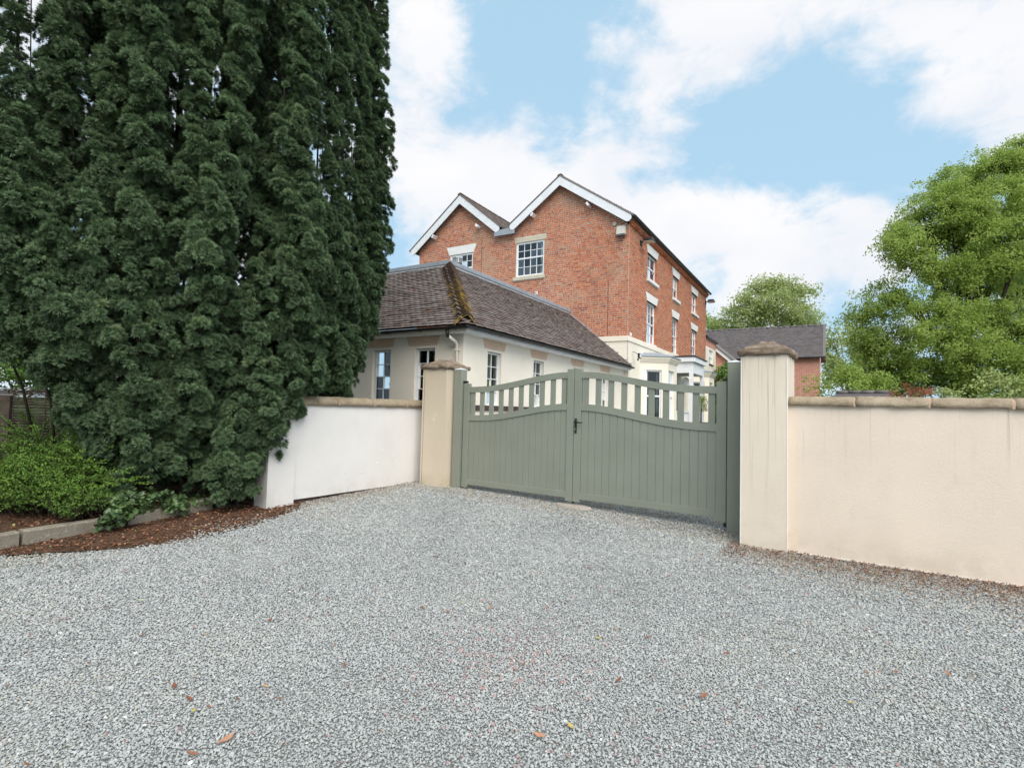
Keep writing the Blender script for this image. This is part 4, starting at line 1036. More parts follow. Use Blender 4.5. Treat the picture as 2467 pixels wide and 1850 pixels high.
    MB().add([(bf, 4.75, 9.02), (bf, 5.86, 8.985), (.5, 5.86, 9.17), (.5, 4.75, 9.19), (bf, 4.75, 8.96), (bf, 5.86, 8.93)], [(0, 1, 2, 3), (4, 5, 1, 0)]).build('valley_lead', 'lead_flashing', R)
    ev = MB(); x = 0.06
    while x < BLEN: ev.box(x, x+.11, .012, .10, 8.40, 8.475, MF); x += .225
    o = ev.build('dentil_course', 'old_brick', R); o['kind'] = 'stuff'
    MB().box(-.0, BLEN, .0, .13, 8.476, 8.56, MF).build('corbel_course', 'old_brick', R)
    MB().box(bf, BLEN+.1, .0, .17, 8.562, 8.60, MF).build('eaves_board', 'weathered_timber', R)
    P = []; n = 8
    for x in (bf-.02, BLEN+.12):
        for j in range(n+1):
            th = pi*j/n; P.append((x, -(.24-.07*cos(th)), 8.66-.075*sin(th)))
    MB().add(P, [(j, j+1, n+2+j, n+1+j) for j in range(n)]+[tuple(range(n+1))]).build('gutter', 'black_plastic', R)
    # small fittings on the walls
    MB().tube([(-.003, .56, 8.52), (-.05, .56, 8.52)], .075, 16).build('wall_vent', 'alarm_cream', R, bevel=.0)
    MB().box(3.80, 3.92, .0, .05, 6.11, 6.24, MG).build('overflow_box', 'white_lintel', R, bevel=.01); MB().tube([(-.04, 3.86, 6.17), (-.056, 3.86, 6.17)], .03, 10).build('overflow_pipe', 'black_plastic', R)
    MB().tube([(-.012, 6.62, 8.85), (-.012, 6.62, 6.2)], .007, 5).build('wall_cable', 'black_iron', R); MB().tube([(-.014, .78, 6.4), (-.014, .78, 4.3), ], .006, 5).build('wall_cable', 'black_iron', R)
    MB().box(.22, .34, .0, .05, 4.28, 4.40, MF).build('junction_box', 'white_upvc', R, bevel=.006)
    return R
HR = house()

def canted_bay(b0, label):
    pts = [(b0, 0.0), (b0+.57, -.95), (b0+1.95, -.95), (b0+2.5, 0.0)]
    t = thing('bay_window', label, 'bay window', tuple(HC), TB)
    for k, ((x0, y0), (x1, y1)) in enumerate(zip(pts[:-1], pts[1:])):
        e = Vector((x1-x0, y1-y0)); L = e.length; e.normalize(); nx, ny = e.y, -e.x
        mp = lambda u, d, z, x0=x0, y0=y0, e=e, nx=nx, ny=ny: (x0+e.x*u+nx*d, y0+e.y*u+ny*d, z)
        m0, m1 = (.25, L-.25) if k != 1 else (.12, L-.42); z0, z1 = 1.1, 3.12
        wall_sheet(MB(), 0, L, .4, 3.42, [(m0, m1, z0, z1)], mp, rev=.08).build('wall', 'house_cream', t)
        window(t, mp, m0, m1, z0, z1, .06, [(z0, 2.1, 1, 1), (2.1, z1, 1, 1)], fw=.06, curtain=[(.0, .2), (.82, 1)])
    def ring(o, z):
        out = [(pts[0][0]-o*1.15, .0), (pts[1][0]-o*.58, pts[1][1]-o), (pts[2][0]+o*.58, pts[2][1]-o), (pts[3][0]+o*1.15, .0)]; return [(x, y, z) for x, y in out]
    def lev(name, mat, prof):
        vs = []; fs = []
        for o, z in prof: vs += ring(o, z)
        for i in range(len(prof)-1):
            for j in range(3): fs.append((i*4+j, i*4+j+1, i*4+5+j, i*4+4+j))
        fs.append(tuple(range((len(prof)-1)*4, len(prof)*4))); MB().add(vs, fs).build(name, mat, t)
    lev('cornice', 'house_cream', [(.0, 3.415), (.03, 3.415), (.035, 3.46), (.07, 3.475), (.08, 3.53), (.12, 3.55), (.13, 3.62), (.02, 3.625)])
    lev('lead_roof', 'lead_flashing', [(.14, 3.622), (.165, 3.63), (.165, 3.67), (.14, 3.685), (-.1, 3.75), (-.3, 3.83)])
    return t
canted_bay(1.5, 'cream canted bay window with lead roof nearest the annex, at the foot of the brick house')
canted_bay(9.7, 'cream canted bay window beyond the porch, furthest from the annex')

def porch():
    t = thing('entrance_porch', 'white flat-roofed entrance porch with square posts between the two bay windows', 'porch', tuple(HC), TB)
    x0, x1, y = 5.62, 8.05, -1.12
    for px in (x0, x1-.16):
        MB().box(px, px+.16, y, y+.16, .5, 3.29).build('post', 'white_paint', t, bevel=.006)
    MB().box(x0, x0+.12, -.16, -.06, .5, 3.29).build('post', 'white_paint', t, bevel=.006)
    MB().box(x0+.01, x1-.01, y+.01, y+.15, 3.28, 3.76).box(x0+.01, x0+.15, y+.15, -.06, 3.28, 3.76).box(x1-.15, x1-.01, y+.15, -.06, 3.28, 3.76).build('beam', 'white_paint', t, bevel=.004)
    MB().box(x0-.10, x1+.10, y-.10, -.06, 3.77, 3.99).build('fascia', 'white_paint', t, bevel=.012)
    MB().box(x0-.14, x1+.14, y-.14, -.06, 3.99, 4.045).build('roof_edge', 'black_plastic', t, bevel=.01)
    MB().box(x0+.03, x0+.10, y+.16, -.17, .5, 1.5).box(x0+.17, x1-.17, y+.03, y+.1, .5, .52).build('side_panel', 'white_paint', t)
    MB().box(x0-.01, x0+.12, y+.16, -.17, 1.5, 1.56).build('panel_rail', 'white_paint', t)
    # white pitched hood of the inner door lamp
    MB().prism([(-.35, 0), (.35, 0), (0, .42)], 0, .5, lambda u, d, z: (6.6+d, -.55+u, 2.75+z)).build('inner_hood', 'white_upvc', t)
    MB().box(6.35, 7.35, -.075, -.03, .6, 2.65).build('front_door', 'dark_brick_sill', t, bevel=.01)
porch()

# ------------------------------------------------------------------ wings behind
def uvbox(name, mat, parent, faces):
    """faces: list of quads with their uv in metres"""
    me = bpy.data.meshes.new(name); vs = []; fs = []; uvs = []
    for P in faces:
        P = [Vector(p) for p in P]; k = len(vs); vs += P; fs.append(tuple(range(k, k+len(P))))
        ex = (P[1]-P[0]).normalized(); n = ex.cross(P[2]-P[0]).normalized(); ey = n.cross(ex)
        uvs += [((p-P[0]).dot(ex), (p-P[0]).dot(ey)) for p in P]
    me.from_pydata([tuple(v) for v in vs], [], fs); ul = me.uv_layers.new(name='UVMap'); 
    for i, u in enumerate(uvs): ul.data[i].uv = u
    me.materials.append(MATS[mat]); return new_obj(name, me, parent)
def wings():
    # cream link wall just past the far corner, with the catslide-roofed wing it meets
    t = thing('link_wing', 'low cream and brick link wing with sloping white bargeboard past the house corner', 'building', tuple(HC), TB)
    holes = [(15.25, 16.45, 4.55, 5.42)]
    wall_sheet(MB(), 14.17, 17.55, .5, 5.55, holes, MF, rev=.08).build('wall', 'house_cream', t)
    uvbox('upper_brickwork', 'far_brick', t, [[(14.17, 0.001, 5.551), (17.55, 0.001, 5.551), (17.55, .001, 6.0), (14.17, .001, 6.0)]])
    window(t, MF, 15.25, 16.45, 4.55, 5.42, .05, [(4.55, 4.98, 2, 1), (4.98, 5.42, 2, 1)], fw=.08)
    MB().box(15.2, 16.5, -.02, .06, 4.49, 4.548, MF).build('sill', 'dark_brick_sill', t)
    MB().box(14.17, 17.6, .0, .12, 6.0, 6.12, MF).build('gutter', 'black_plastic', t, bevel=.02)
    MB().quad((14.17, -.1, 6.13), (17.9, -.1, 6.13), (17.9, 4, 8.6), (14.17, 4, 8.6)).build('roof', 'slate_roof', t)
    sl = .88; zz = lambda y: 5.78+sl*y
    uvbox('brick_gable', 'far_brick', t, [[(17.6, -1.7, .5), (17.6, 0.4, .5), (17.6, .4, zz(.4)-.05), (17.6, -1.7, zz(-1.7)-.05)], [(17.6, -1.7, .5), (24, -1.7, .5), (24, -1.7, zz(-1.7)), (17.6, -1.7, zz(-1.7))]])
    MB().prism([(.45, zz(.45)-.22), (-1.9, zz(-1.9)-.22), (-1.9, zz(-1.9)+.02), (.45, zz(.45)+.02)], .0, .05, lambda u, d, z: (17.42-d, u, z)).build('bargeboard', 'white_paint', t)
    MB().prism([(4, zz(4)+.03), (-1.95, zz(-1.95)+.03), (-1.95, zz(-1.95)+.12), (4, zz(4)+.12)], .0, -6.7, lambda u, d, z: (17.33-d, u, z)).build('roof', 'slate_roof', t)
    # long far wing with its plain grey tiled roof and brick gable end
    w = thing('far_brick_wing', 'long far red brick wing with grey tiled pitched roof, seen above the near pillar', 'building', tuple(HC), TB)
    ZG, ZR, b0, b1 = 6.15, 8.92, 28.0, 31.2
    yr = -5.68
    uvbox('wall', 'far_brick', w, [[(b0, yr, .4), (b0, 8, .4), (b0, 8, ZG), (b0, yr, ZG)][::-1], [(b0, yr, .4), (2*b1-b0, yr, .4), (2*b1-b0, yr, ZG), (b1, yr, ZR-.1), (b0, yr, ZG)]])
    tile_slope(w, (b0-.28, 8, ZG-.12), (b0-.28, yr-.36, ZG-.12), (b1, 8, ZR), (b1, yr-.36, ZR), 'slate_roof', 31, gauge=.16, w=.27, name='roof_slope', mesh=tile_mesh('slate_roof', .264, .25, .016))
    MB().quad((b1, 8, ZR), (b1, yr-.36, ZR), (2*b1-b0, yr-.36, ZG), (2*b1-b0, 8, ZG)).build('roof_slope', 'slate_roof', w)
    MB().box(b0-.40, b0-.28, yr-.3, 8, ZG-.2, ZG-.09).build('gutter', 'black_plastic', w, bevel=.02)
    MB().prism([(b0-.2, ZG-.35), (b1, ZR-.25), (b1, ZR-.02), (b0-.2, ZG-.1)], yr-.36, yr-.31, lambda u, d, z: (u, d, z)).build('bargeboard', 'weathered_timber', w)
    MB().prism([(b0-.25, ZG-.12), (b1, ZR), (b1, ZR+.09), (b0-.25, ZG-.03)], yr-.40, yr-.2, lambda u, d, z: (u, d, z)).build('verge', 'slate_roof', w)
    u = 8.0
    while u > yr-.3:
        MB().tube([(b1, u, ZR+.03), (b1, u-.42, ZR+.03)], .11, 8).build('ridge_tile', 'slate_roof', w, True); u -= .44
    MB().tube([(b0+.8, yr-.05, 5.4), (b0+.8, yr-.05, 3.6)], .06, 8).build('downpipe', 'white_upvc', w)
wings()

def at(px, py, Y):                            # a place in the scene seen at that pixel of the photo, at world depth Y
    d = _cx*((px-1233.5)/1278.27) - _cu*((py-925)/1278.27) + _f; return Vector((0, 0, CAM_H)) + d*(Y/d.y)
def wpos(b, a, z=0): p = Matrix.Rotation(TB, 3, 'Z') @ Vector((b, a, z)) + HC; return tuple(p)
def fittings():
    def lamp(label, b, z):
        t = thing('wall_lamp', label, 'lamp', wpos(b, 0, z), TB)
        MB().box(-.09, .09, -.06, .0, -.12, .06).build('bracket', 'black_iron', t, bevel=.01)
        MB().tube([(0, -.05, .0), (.0, -.22, .05)], .03, 8).build('arm', 'black_iron', t)
        me = MB().box(-.2, .2, -.55, -.14, .0, .13).mesh('housing', 'black_iron'); 
        for v in me.vertices:
            if v.co.z > .1: v.co.x *= .55; v.co.y = -.35+(v.co.y+.35)*.7
        new_obj('housing', me, t)
        MB().box(-.17, .17, -.52, -.16, -.05, .001).build('diffuser', 'lamp_diffuser', t, bevel=.015)
    lamp('black box lamp under the eaves near the front corner of the brick house', 1.35, 8.12)
    lamp('black box lamp under the eaves at the far corner of the brick house', 13.9, 8.10)
    t = thing('alarm_box', 'cream alarm box high on the gable wall beside the corner of the house', 'alarm box', wpos(-.02, .28, 8.02), TB)
    me = MB().box(-.12, 0, -.17, .17, 0, .36).mesh('cover', 'alarm_cream')
    for v in me.vertices:
        if v.co.z < .1 and v.co.x < -.05: v.co.x -= .08
    bm = bmesh.new(); bm.from_mesh(me); bmesh.ops.bevel(bm, geom=bm.edges[:], offset=.02, segments=2, affect='EDGES'); bm.to_mesh(me); bm.free(); new_obj('cover', me, t)
    MB().box(-.19, -.01, -.15, .15, -.05, .02).build('strobe', 'pot_grey', t, bevel=.01)
    t = thing('floodlight', 'small black floodlight on the cream ground floor above the annex gutter end', 'floodlight', wpos(.55, -.02, 3.62), TB)
    MB().tube([(0, 0, .1), (-.0, -.12, .06), (.02, -.2, -.02)], .012, 6).build('arm', 'black_iron', t)
    MB().box(-.1, .1, -.30, -.22, -.16, .03).build('housing', 'black_iron', t, bevel=.012); MB().box(-.08, .08, -.306, -.3, -.13, .0).build('lens', 'white_upvc', t)
    MB().tube([(0.02, -.2, -.16), (.02, -.2, -.24)], .03, 8).build('sensor', 'black_iron', t)
fittings()
# ================================================================== VEGETATION
def blade_mesh(mat, blades, name):
    """blades: list of (base, direction, side, length, width, droop)"""
    vs = []; fs = []; tip = []
    for base, d, sd, l, w, dr in blades:
        base, d, sd = Vector(base), Vector(d).normalized(), Vector(sd).normalized(); k = len(vs)
        mid = base+d*l*.55; end = base+d*l+Vector((0, 0, -dr*l))
        vs += [base-sd*w*.25, base+sd*w*.25, mid-sd*w*.5, mid+sd*w*.5, end]; tip += [0, 0, .4, .4, 1]
        fs += [(k, k+1, k+3, k+2), (k+2, k+3, k+4)]
    me = bpy.data.meshes.new(name); me.from_pydata([tuple(v) for v in vs], [], fs); a = me.attributes.new('tip', 'FLOAT', 'POINT'); a.data.foreach_set('value', tip); me.materials.append(MATS[mat]); return me
def rosettes(mat, k, n, l, w, spread, name):  # whorled evergreen shoots pointing along +Z
    out = []
    for i in range(k):
        r = random.Random(900+i); B = []
        for j in range(n):
            a = 2.399*j+r.uniform(-.3, .3); el = r.uniform(*spread); d = (cos(a)*cos(el), sin(a)*cos(el), sin(el)); z = .35*l*j/n
            B.append(((0, 0, z), d, (-sin(a), cos(a), r.uniform(-.3, .3)), l*r.uniform(.75, 1.15), w*r.uniform(.8, 1.2), r.uniform(-.1, .25)))
        out.append(blade_mesh(mat, B, name))
    return out
def leafclumps(mat, k, n, l, w, rad, name):   # loose clump of broad leaves
    out = []
    for i in range(k):
        r = random.Random(500+i); B = []
        for j in range(n):
            p = Vector((r.gauss(0, 1), r.gauss(0, 1), r.gauss(0, .7)))*rad*.55; d = Vector((r.gauss(0, 1), r.gauss(0, 1), r.gauss(.0, .5))); sd = d.cross(Vector((r.gauss(0, .4), r.gauss(0, .4), 1)))
            B.append((p, d, sd, l*r.uniform(.7, 1.2), w*r.uniform(.7, 1.2), r.uniform(0, .35)))
        out.append(blade_mesh(mat, B, name))
    return out
def sphere_dirs(n, r):
    v = r.normal(size=(n, 3)); return v/np.linalg.norm(v, axis=1, keepdims=True)

# ------------------------------------------------------------------ the great yew
def yew():
    cx, cy = -5.3, 8.3
    t = thing('yew_tree', 'huge dark green upright yew with bunched vertical plumes, hanging over the white wall', 'tree', (cx, cy, 0))
    zs_ = [0, .5, 1, 1.5, 2.0, 3.0, 4.5, 6.5, 9, 12]; Rs = [2.15, 2.22, 2.28, 2.42, 2.68, 2.92, 3.02, 3.02, 2.78, 1.5]
    Rz = lambda z: float(np.interp(z, zs_, Rs))
    r = np.random.default_rng(21); P = []; Nn = []; S = []; T = []; puffs = []
    stems = MB()
    camd = np.array([-cx, -cy]); camd = camd/np.linalg.norm(camd); ca = atan2(camd[1], camd[0])
    def plume(th, rho, z0, z1, pr, dens):
        n = max(4, int((z1-z0)/.15)); ph = r.uniform(0, 6.28); tilt = r.uniform(-.06, .06); axis = []; lean = r.uniform(-.05, .09); tone = r.uniform(0, 1)
        for i in range(n):
            q = i/(n-1); z = z0+(z1-z0)*q; rr = rho*Rz(z)*(1+.02*sin(q*4+ph))+lean*(q-.3); a = th+tilt*(q-.5)
            wid = pr*min(1, .45+1.5*q)*(1-.86*max(0, (q-.42)/.58)**1.35)
            c = np.array([cos(a)*rr, sin(a)*rr, z]); axis.append(c)
            for k in range(2 if wid > .15 else 1):
                off = ph+i*2.4+k*3.1; pc = c+np.array([cos(off)*wid*.6, sin(off)*wid*.6, r.uniform(-.05, .05)]); puffs.append((pc, max(.05, wid*r.uniform(.42, .66)), dens, tone+r.uniform(-.6, .6)))
        if r.uniform() < .6:
            ax = axis[::3]; stems.tube([tuple(p*[.94, .94, 1]) for p in ax], [max(.006, .016*(1-k/len(ax))) for k in range(len(ax))], 5)
    def aw(th): return ((th-ca+pi) % (2*pi))-pi
    # outer plumes, rising one above another at every height; thinner round the back
    made = []; tries = 0
    while len(made) < 150 and tries < 6000:                      # crowded plumes round the skirt
        tries += 1
        th = ca+r.uniform(-pi, pi); w_ = aw(th); z0 = r.uniform(-.2, 2.3); ln = r.uniform(1.3, 2.6)
        if abs(w_) > 1.7 and r.uniform() < .72: continue
        if w_ < -.5 and z0 < .75: continue                      # the skirt lifts at the left, leaving a dark hollow
        if w_ < -.85 and z0 < 1.2: continue
        if any(abs(((th-b+pi) % (2*pi))-pi)*3 < .34 and abs(z0-c) < 1.0 for b, c in made): continue
        made.append((th, z0)); plume(th, r.uniform(.88, 1.03), max(.14, z0), max(.14, z0)+ln*1.15, r.uniform(.22, .33), 1.0 if abs(w_) < 1.7 else .4)
    ncol = 40
    for k in range(ncol):                                       # then close-set upright columns to the top, slits between them
        th = 2*pi*(k+r.uniform(-.3, .3))/ncol; w_ = aw(th); rho = r.uniform(.90, 1.04)*(.955 if .3 < w_ < 1.9 else 1); z = r.uniform(1.9, 3.2)
        if abs(w_) > 1.8 and k % 2: continue
        while z < 10.6:
            ln = r.uniform(2.4, 4.2); plume(th+r.uniform(-.02, .02), rho*r.uniform(.97, 1.03), z, z+ln, r.uniform(.19, .27), 1.0 if abs(w_) < 1.8 else .4); z += ln*r.uniform(.5, .7)
    for (qx, qy, za, zb, pr_) in ((-3.55, 6.72, .1, 1.5, .24), (-3.95, 6.85, .38, 1.6, .26), (-4.25, 6.75, .42, 1.5, .26), (-4.0, 7.1, .3, 1.5, .28), (-3.7, 6.95, .25, 1.6, .26), (-4.5, 6.85, .4, 1.5, .26), (-3.28, 6.82, .1, 1.15, .2), (-3.42, 6.62, .25, 1.5, .22), (-3.1, 7.05, .55, 1.7, .2), (-2.98, 7.16, .95, 1.9, .2), (-3.2, 6.85, .6, 1.9, .24), (-2.85, 7.35, 1.25, 2.2, .19), (-3.35, 6.75, 1.0, 2.4, .26)):
        px_, py_ = qx-cx, qy-cy; zm = (za+zb)/2; plume(atan2(py_, px_), math.hypot(px_, py_)/Rz(zm), za, zb, pr_, 1.0)
    for i in range(34):                                         # a few tall inner stems behind the slits
        plume(r.uniform(0, 2*pi), r.uniform(.25, .6), r.uniform(4.5, 8.0), r.uniform(8.5, 10.5), r.uniform(.2, .3), .6)
    for i in range(95):                                         # inner plumes close the mass low down, slits stay open above
        th = r.uniform(0, 2*pi); z0 = r.uniform(.3, 6.0)**1.0; rho = r.uniform(.45, .9) if z0 < 2.8 else r.uniform(.2, .55); plume(th, rho, z0, z0+r.uniform(2, 3.2), r.uniform(.22, .34), .55)
    for c, rad, dens, tone in puffs:
        wx, wy = c[0]+cx, c[1]+cy
        if c[2] < np.interp(-wx/max(.5, wy), [.70, .80, .90], [.2, .9, 1.95]) + r.uniform(-.15, .15): continue     # skirt lifted off the fence side
        pu = (wx+1.6)*cos(TLW)+(wy-9.45)*sin(TLW); pd = -(wx+1.6)*sin(TLW)+(wy-9.45)*cos(TLW)
        if c[2] < 1.45 and pd < .1 and pu > -2.72+.2*c[2]: continue                                              # clipped back off the wall face
        n = int(4*pi*rad*rad*300*dens*(1 if c[2] < 8.6 else .6)); v = sphere_dirs(max(5, n), r)
        cd = c[:2]/max(1e-3, np.linalg.norm(c[:2])); face = v[:, 0]*camd[0]+v[:, 1]*camd[1]
        v = v[((face > -.35) & (v[:, 2] > -.55)) | (r.uniform(size=len(v)) < .12)]
        n = len(v); P.append(c+v*[rad, rad, rad*1.15]*r.uniform(.7, 1.06, (n, 1))); Nn.append(v*.8+np.array([cd[0]*.3, cd[1]*.3, .75])+r.normal(0, .2, (n, 3)))
        S.append(r.uniform(.75, 1.3, n)); T.append(np.clip(tone*.28+r.uniform(0, .55, n)+.22*v[:, 2], 0, 1))  # tint rises towards puff tops: lit upper sides put into the colour
    P, Nn, S, T = map(np.concatenate, (P, Nn, S, T))
    ux = (P[:, 0]+cx+1.6)*cos(TLW)+(P[:, 1]+cy-9.45)*sin(TLW); dx = -(P[:, 0]+cx+1.6)*sin(TLW)+(P[:, 1]+cy-9.45)*cos(TLW)
    inwall = (P[:, 2] < 1.66) & (ux > -2.95) & (dx > -.035) & (dx < .30); past = (P[:, 2] < 1.40) & (dx <= 0) & (ux > -2.42+.2*P[:, 2])
    keep = (P[:, 2] > .06) & ~inwall & ~past; P, Nn, S, T = P[keep], Nn[keep], S[keep], T[keep]
    tufts = []
    for i in range(10):
        q_ = random.Random(700+i); B = []
        for j in range(64):
            a = q_.uniform(0, 6.283); el = math.asin(q_.uniform(-.05, 1)); d = (cos(a)*cos(el), sin(a)*cos(el), sin(el)); sd = (-sin(a), cos(a), q_.uniform(-.4, .4))
            B.append(((d[0]*.012, d[1]*.012, d[2]*.012-.01), d, sd, q_.uniform(.034, .058), q_.uniform(.006, .0092), q_.uniform(-.05, .18)))
        tufts.append(blade_mesh('yew_needle', B, 'tuft'))
    col = variants('yew_tufts', tufts)
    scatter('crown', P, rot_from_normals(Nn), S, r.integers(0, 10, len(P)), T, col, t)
    print('yew shoots', len(P))
    # a few dead rusty twigs caught in the crown
    D = []
    for (px, py, Y) in ((470, 745, 6.6), (440, 742, 6.6), (500, 735, 6.6), (525, 742, 6.65), (560, 738, 6.7), (130, 512, 7.0), (95, 520, 7.0), (170, 505, 7.05), (15, 372, 7.4)):
        p = at(px, py, Y)
        for k in range(26): D.append((p.x-cx+r.normal(0, .05), p.y-cy+r.normal(0, .05), p.z+r.normal(0, .045)))
    D = np.array(D); cold = variants('dry_shoots', rosettes('dry_needle', 3, 7, .05, .009, (.2, 1.2), 'dry_shoot'))
    scatter('dead_twigs', D, rot_from_normals(r.normal(size=(len(D), 3))+[0, 0, .8]), r.uniform(.6, 1.1, len(D)), r.integers(0, 3, len(D)), r.uniform(0, 1, len(D)), cold, t)
    # trunk: several upright stems
    tr = MB()
    for i in range(9):
        a = r.uniform(0, 6.28); q = r.uniform(.1, .55); tr.tube([(cos(a)*q*.7, sin(a)*q*.7, -.1), (cos(a)*q, sin(a)*q, 1.0), (cos(a)*q*2, sin(a)*q*2, 3), (cos(a)*q*2.6, sin(a)*q*2.6, 6), (cos(a)*q*2.6, sin(a)*q*2.6, 10)], [.15, .11, .075, .045, .02], 8)
    tr.build('trunk', 'bark', t, True); stems.build('stems', 'bark', t, True)
yew()

# ------------------------------------------------------------------ broadleaf trees
def broadleaf(name, label, cat, base, height, lobes, mat, leaf=(.11, .075), per=16, clump=.26, dens=1.0, seed=1, trunk=.3, group=None, ncl=6, puff=(.35, .6), hole=-.12, tintb=(.1, .8)):
    """lobes: list of (x, y, z, rx, ry, rz) relative to the base"""
    t = thing(name, label, cat, tuple(base), 0, group); r = np.random.default_rng(seed); P = []; Nn = []; T = []; S = []
    br = MB()
    if trunk:
        top = np.mean([[l[0], l[1], l[2]] for l in lobes], axis=0); z1 = min(l[2] for l in lobes)*.8
        br.tube([(0, 0, -.3), (.02, 0, z1*.5), (top[0]*.2, top[1]*.2, z1), (top[0]*.7, top[1]*.7, max(z1+.5, top[2]*.8))], [trunk*1.25, trunk, trunk*.8, trunk*.3], 10)
    for li_, (x, y, z, rx, ry, rz) in enumerate(lobes):
        c = np.array([x, y, z])
        if trunk and li_ % 3 == 0:
            z1 = min(l[2] for l in lobes)*.8; p0 = np.array([x*.10, y*.10, z1*r.uniform(.7, 1.0)+.35*(z-z1)]); mid = (p0+c)/2+np.array([0, 0, -.08*np.linalg.norm(c-p0)]); br.tube([tuple(p0), tuple(mid), tuple(c)], [trunk*.34, trunk*.2, trunk*.07], 6)
            for k in range(5):
                v = sphere_dirs(1, r)[0]; v[2] = abs(v[2])*.6; br.tube([tuple(mid+(c-mid)*r.uniform(.1, .9)), tuple(c+v*[rx*.4, ry*.4, rz*.4]), tuple(c+v*[rx*.85, ry*.85, rz*.85])], [trunk*.12, trunk*.07, trunk*.02], 5)
        npf = max(6, int(dens*15*(rx*ry+rx*rz+ry*rz)/3/(puff[1]**2)))
        V = sphere_dirs(npf, r); rad = (r.uniform(.05, 1.25, npf)**.55)[:, None]; pc = c+V*[rx, ry, rz]*rad; sc_ = 1.0/(puff[1]*2.6)
        for k in range(npf):
            if mnoise.noise(Vector(pc[k]*sc_)+Vector((seed, 0, 0))) < hole: continue
            pr = r.uniform(*puff)*r.uniform(.55, 1.15); n = max(4, int(dens*19*(pr/clump)**2*.34)); v = sphere_dirs(n, r); v[:, 2] *= r.uniform(.4, .8)
            out_ = V[k]*[1, 1, .35]+[0, 0, -.15]; P.append(pc[k]+v*pr*r.uniform(.2, 1.1, (n, 1))+out_*pr*r.uniform(-.9, 1.3, (n, 1))); Nn.append(v*.8+[0, 0, .8]); b0 = r.uniform(*tintb); T.append(np.clip(b0*.7+r.uniform(0, .45, n)+.15*v[:, 2], 0, 1)); S.append(r.uniform(.65, 1.25, n))
    P, Nn, T, S = map(np.concatenate, (P, Nn, T, S))
    col = variants(name+'_leaves', leafclumps(mat, ncl, per, leaf[0], leaf[1], clump, 'leaf_clump'))
    scatter('crown', P, rot_from_normals(Nn), S, r.integers(0, ncl, len(P)), T, col, t)
    if trunk: br.build('trunk', 'bark', t, True)
    print(name, len(P)); return t
def lobes_px(base, Y, items, dy=.8):
    """crown lobes given as (pixel x, pixel y, pixel radius x, pixel radius y, depth offset)"""
    out = []
    for px, py, rx, ry, dd in items:
        p = at(px, py, Y+dd); k = (Y+dd)/1278.27; out.append((p.x-base.x, p.y-base.y, p.z-base.z, rx*k, max(rx, ry)*k*dy, ry*k))
    return out
# big oak on the right
Y = 24.0; b = at(2330, 1000, Y); b = Vector((b.x, b.y, .5))
broadleaf('oak_tree', 'big spreading bright green oak behind the right-hand garden wall', 'tree', b, 12,
    lobes_px(b, Y, [(2470, 352, 45, 34, 0), (2430, 385, 45, 40, 0), (2385, 420, 50, 40, .5), (2340, 520, 60, 40, -1), (2440, 470, 60, 40, -1), (2390, 590, 70, 50, -1.4), (2450, 630, 60, 50, -1.6), (2340, 640, 60, 45, -1.2), (2180, 590, 50, 35, -1), (2470, 450, 60, 50, 0), (2330, 450, 60, 45, .8), (2270, 440, 40, 35, .3), (2290, 500, 70, 50, -.5), (2380, 510, 80, 60, -.8), (2450, 560, 80, 60, -1), (2220, 500, 40, 35, 0), (2170, 560, 45, 35, -.3), (2140, 610, 35, 30, .2), (2230, 570, 70, 45, .8), (2320, 590, 80, 50, .4), (2400, 640, 70, 50, 0),
        (2460, 690, 60, 50, .8), (2200, 640, 60, 40, -.7), (2270, 670, 70, 45, -.9), (2350, 690, 70, 45, .6), (2150, 710, 60, 38, .3), (2090, 755, 45, 32, .2), (2210, 740, 70, 42, -1), (2300, 760, 80, 45, -1.2), (2400, 770, 80, 50, -.8), (2470, 800, 60, 60, -1.6), (2120, 800, 60, 42, .2), (2220, 820, 80, 45, -1.3), (2330, 840, 80, 45, -1.6), (2420, 860, 70, 50, -2), (2090, 860, 40, 45, .6), (2160, 880, 70, 42, -.2), (2260, 895, 80, 40, -.9), (2360, 920, 80, 40, -1), (2460, 910, 60, 50, -2.4), (2110, 920, 45, 36, .4), (2190, 930, 60, 30, 0), (2540, 600, 80, 120, 1), (2540, 820, 70, 110, 0), (2520, 460, 60, 60, 0)]),
    'oak_leaf', leaf=(.10, .066), per=12, clump=.23, dens=.86, seed=41, trunk=.42, puff=(.16, .44), hole=-.3)
# round lime tree beyond the far wing
Y = 60.0; b = at(1870, 1000, Y); b = Vector((b.x, b.y, .5))
broadleaf('lime_tree', 'airy pale green tree rising behind the far wing roof', 'tree', b, 16,
    lobes_px(b, Y, [(1875, 690, 34, 24, 0), (1835, 705, 34, 24, 1), (1920, 705, 34, 24, 0), (1860, 730, 44, 26, -2), (1800, 735, 34, 22, 0), (1935, 735, 28, 24, 1), (1900, 755, 44, 26, -1), (1830, 762, 44, 24, -1), (1775, 765, 34, 20, 1), (1955, 765, 22, 22, 1), (1850, 790, 60, 22, 0), (1930, 785, 36, 22, 0), (1745, 785, 30, 16, 2), (1790, 792, 40, 16, 0)]),
    'lime_leaf', leaf=(.26, .17), per=8, clump=.55, dens=.95, seed=42, trunk=.22, puff=(.5, 1.2), hole=-.35)
Y = 66.0; b = at(1715, 1000, Y); b = Vector((b.x, b.y, .5))
broadleaf('distant_tree', 'small distant olive green tree top between the house corner and the pale tree', 'tree', b, 10, lobes_px(b, Y, [(1712, 782, 22, 20, 0), (1690, 775, 24, 22, 0), (1735, 800, 20, 12, 0)]), 'oak_leaf', leaf=(.3, .2), per=9, clump=.6, dens=.8, seed=43, trunk=.3, puff=(.7, 1.2))
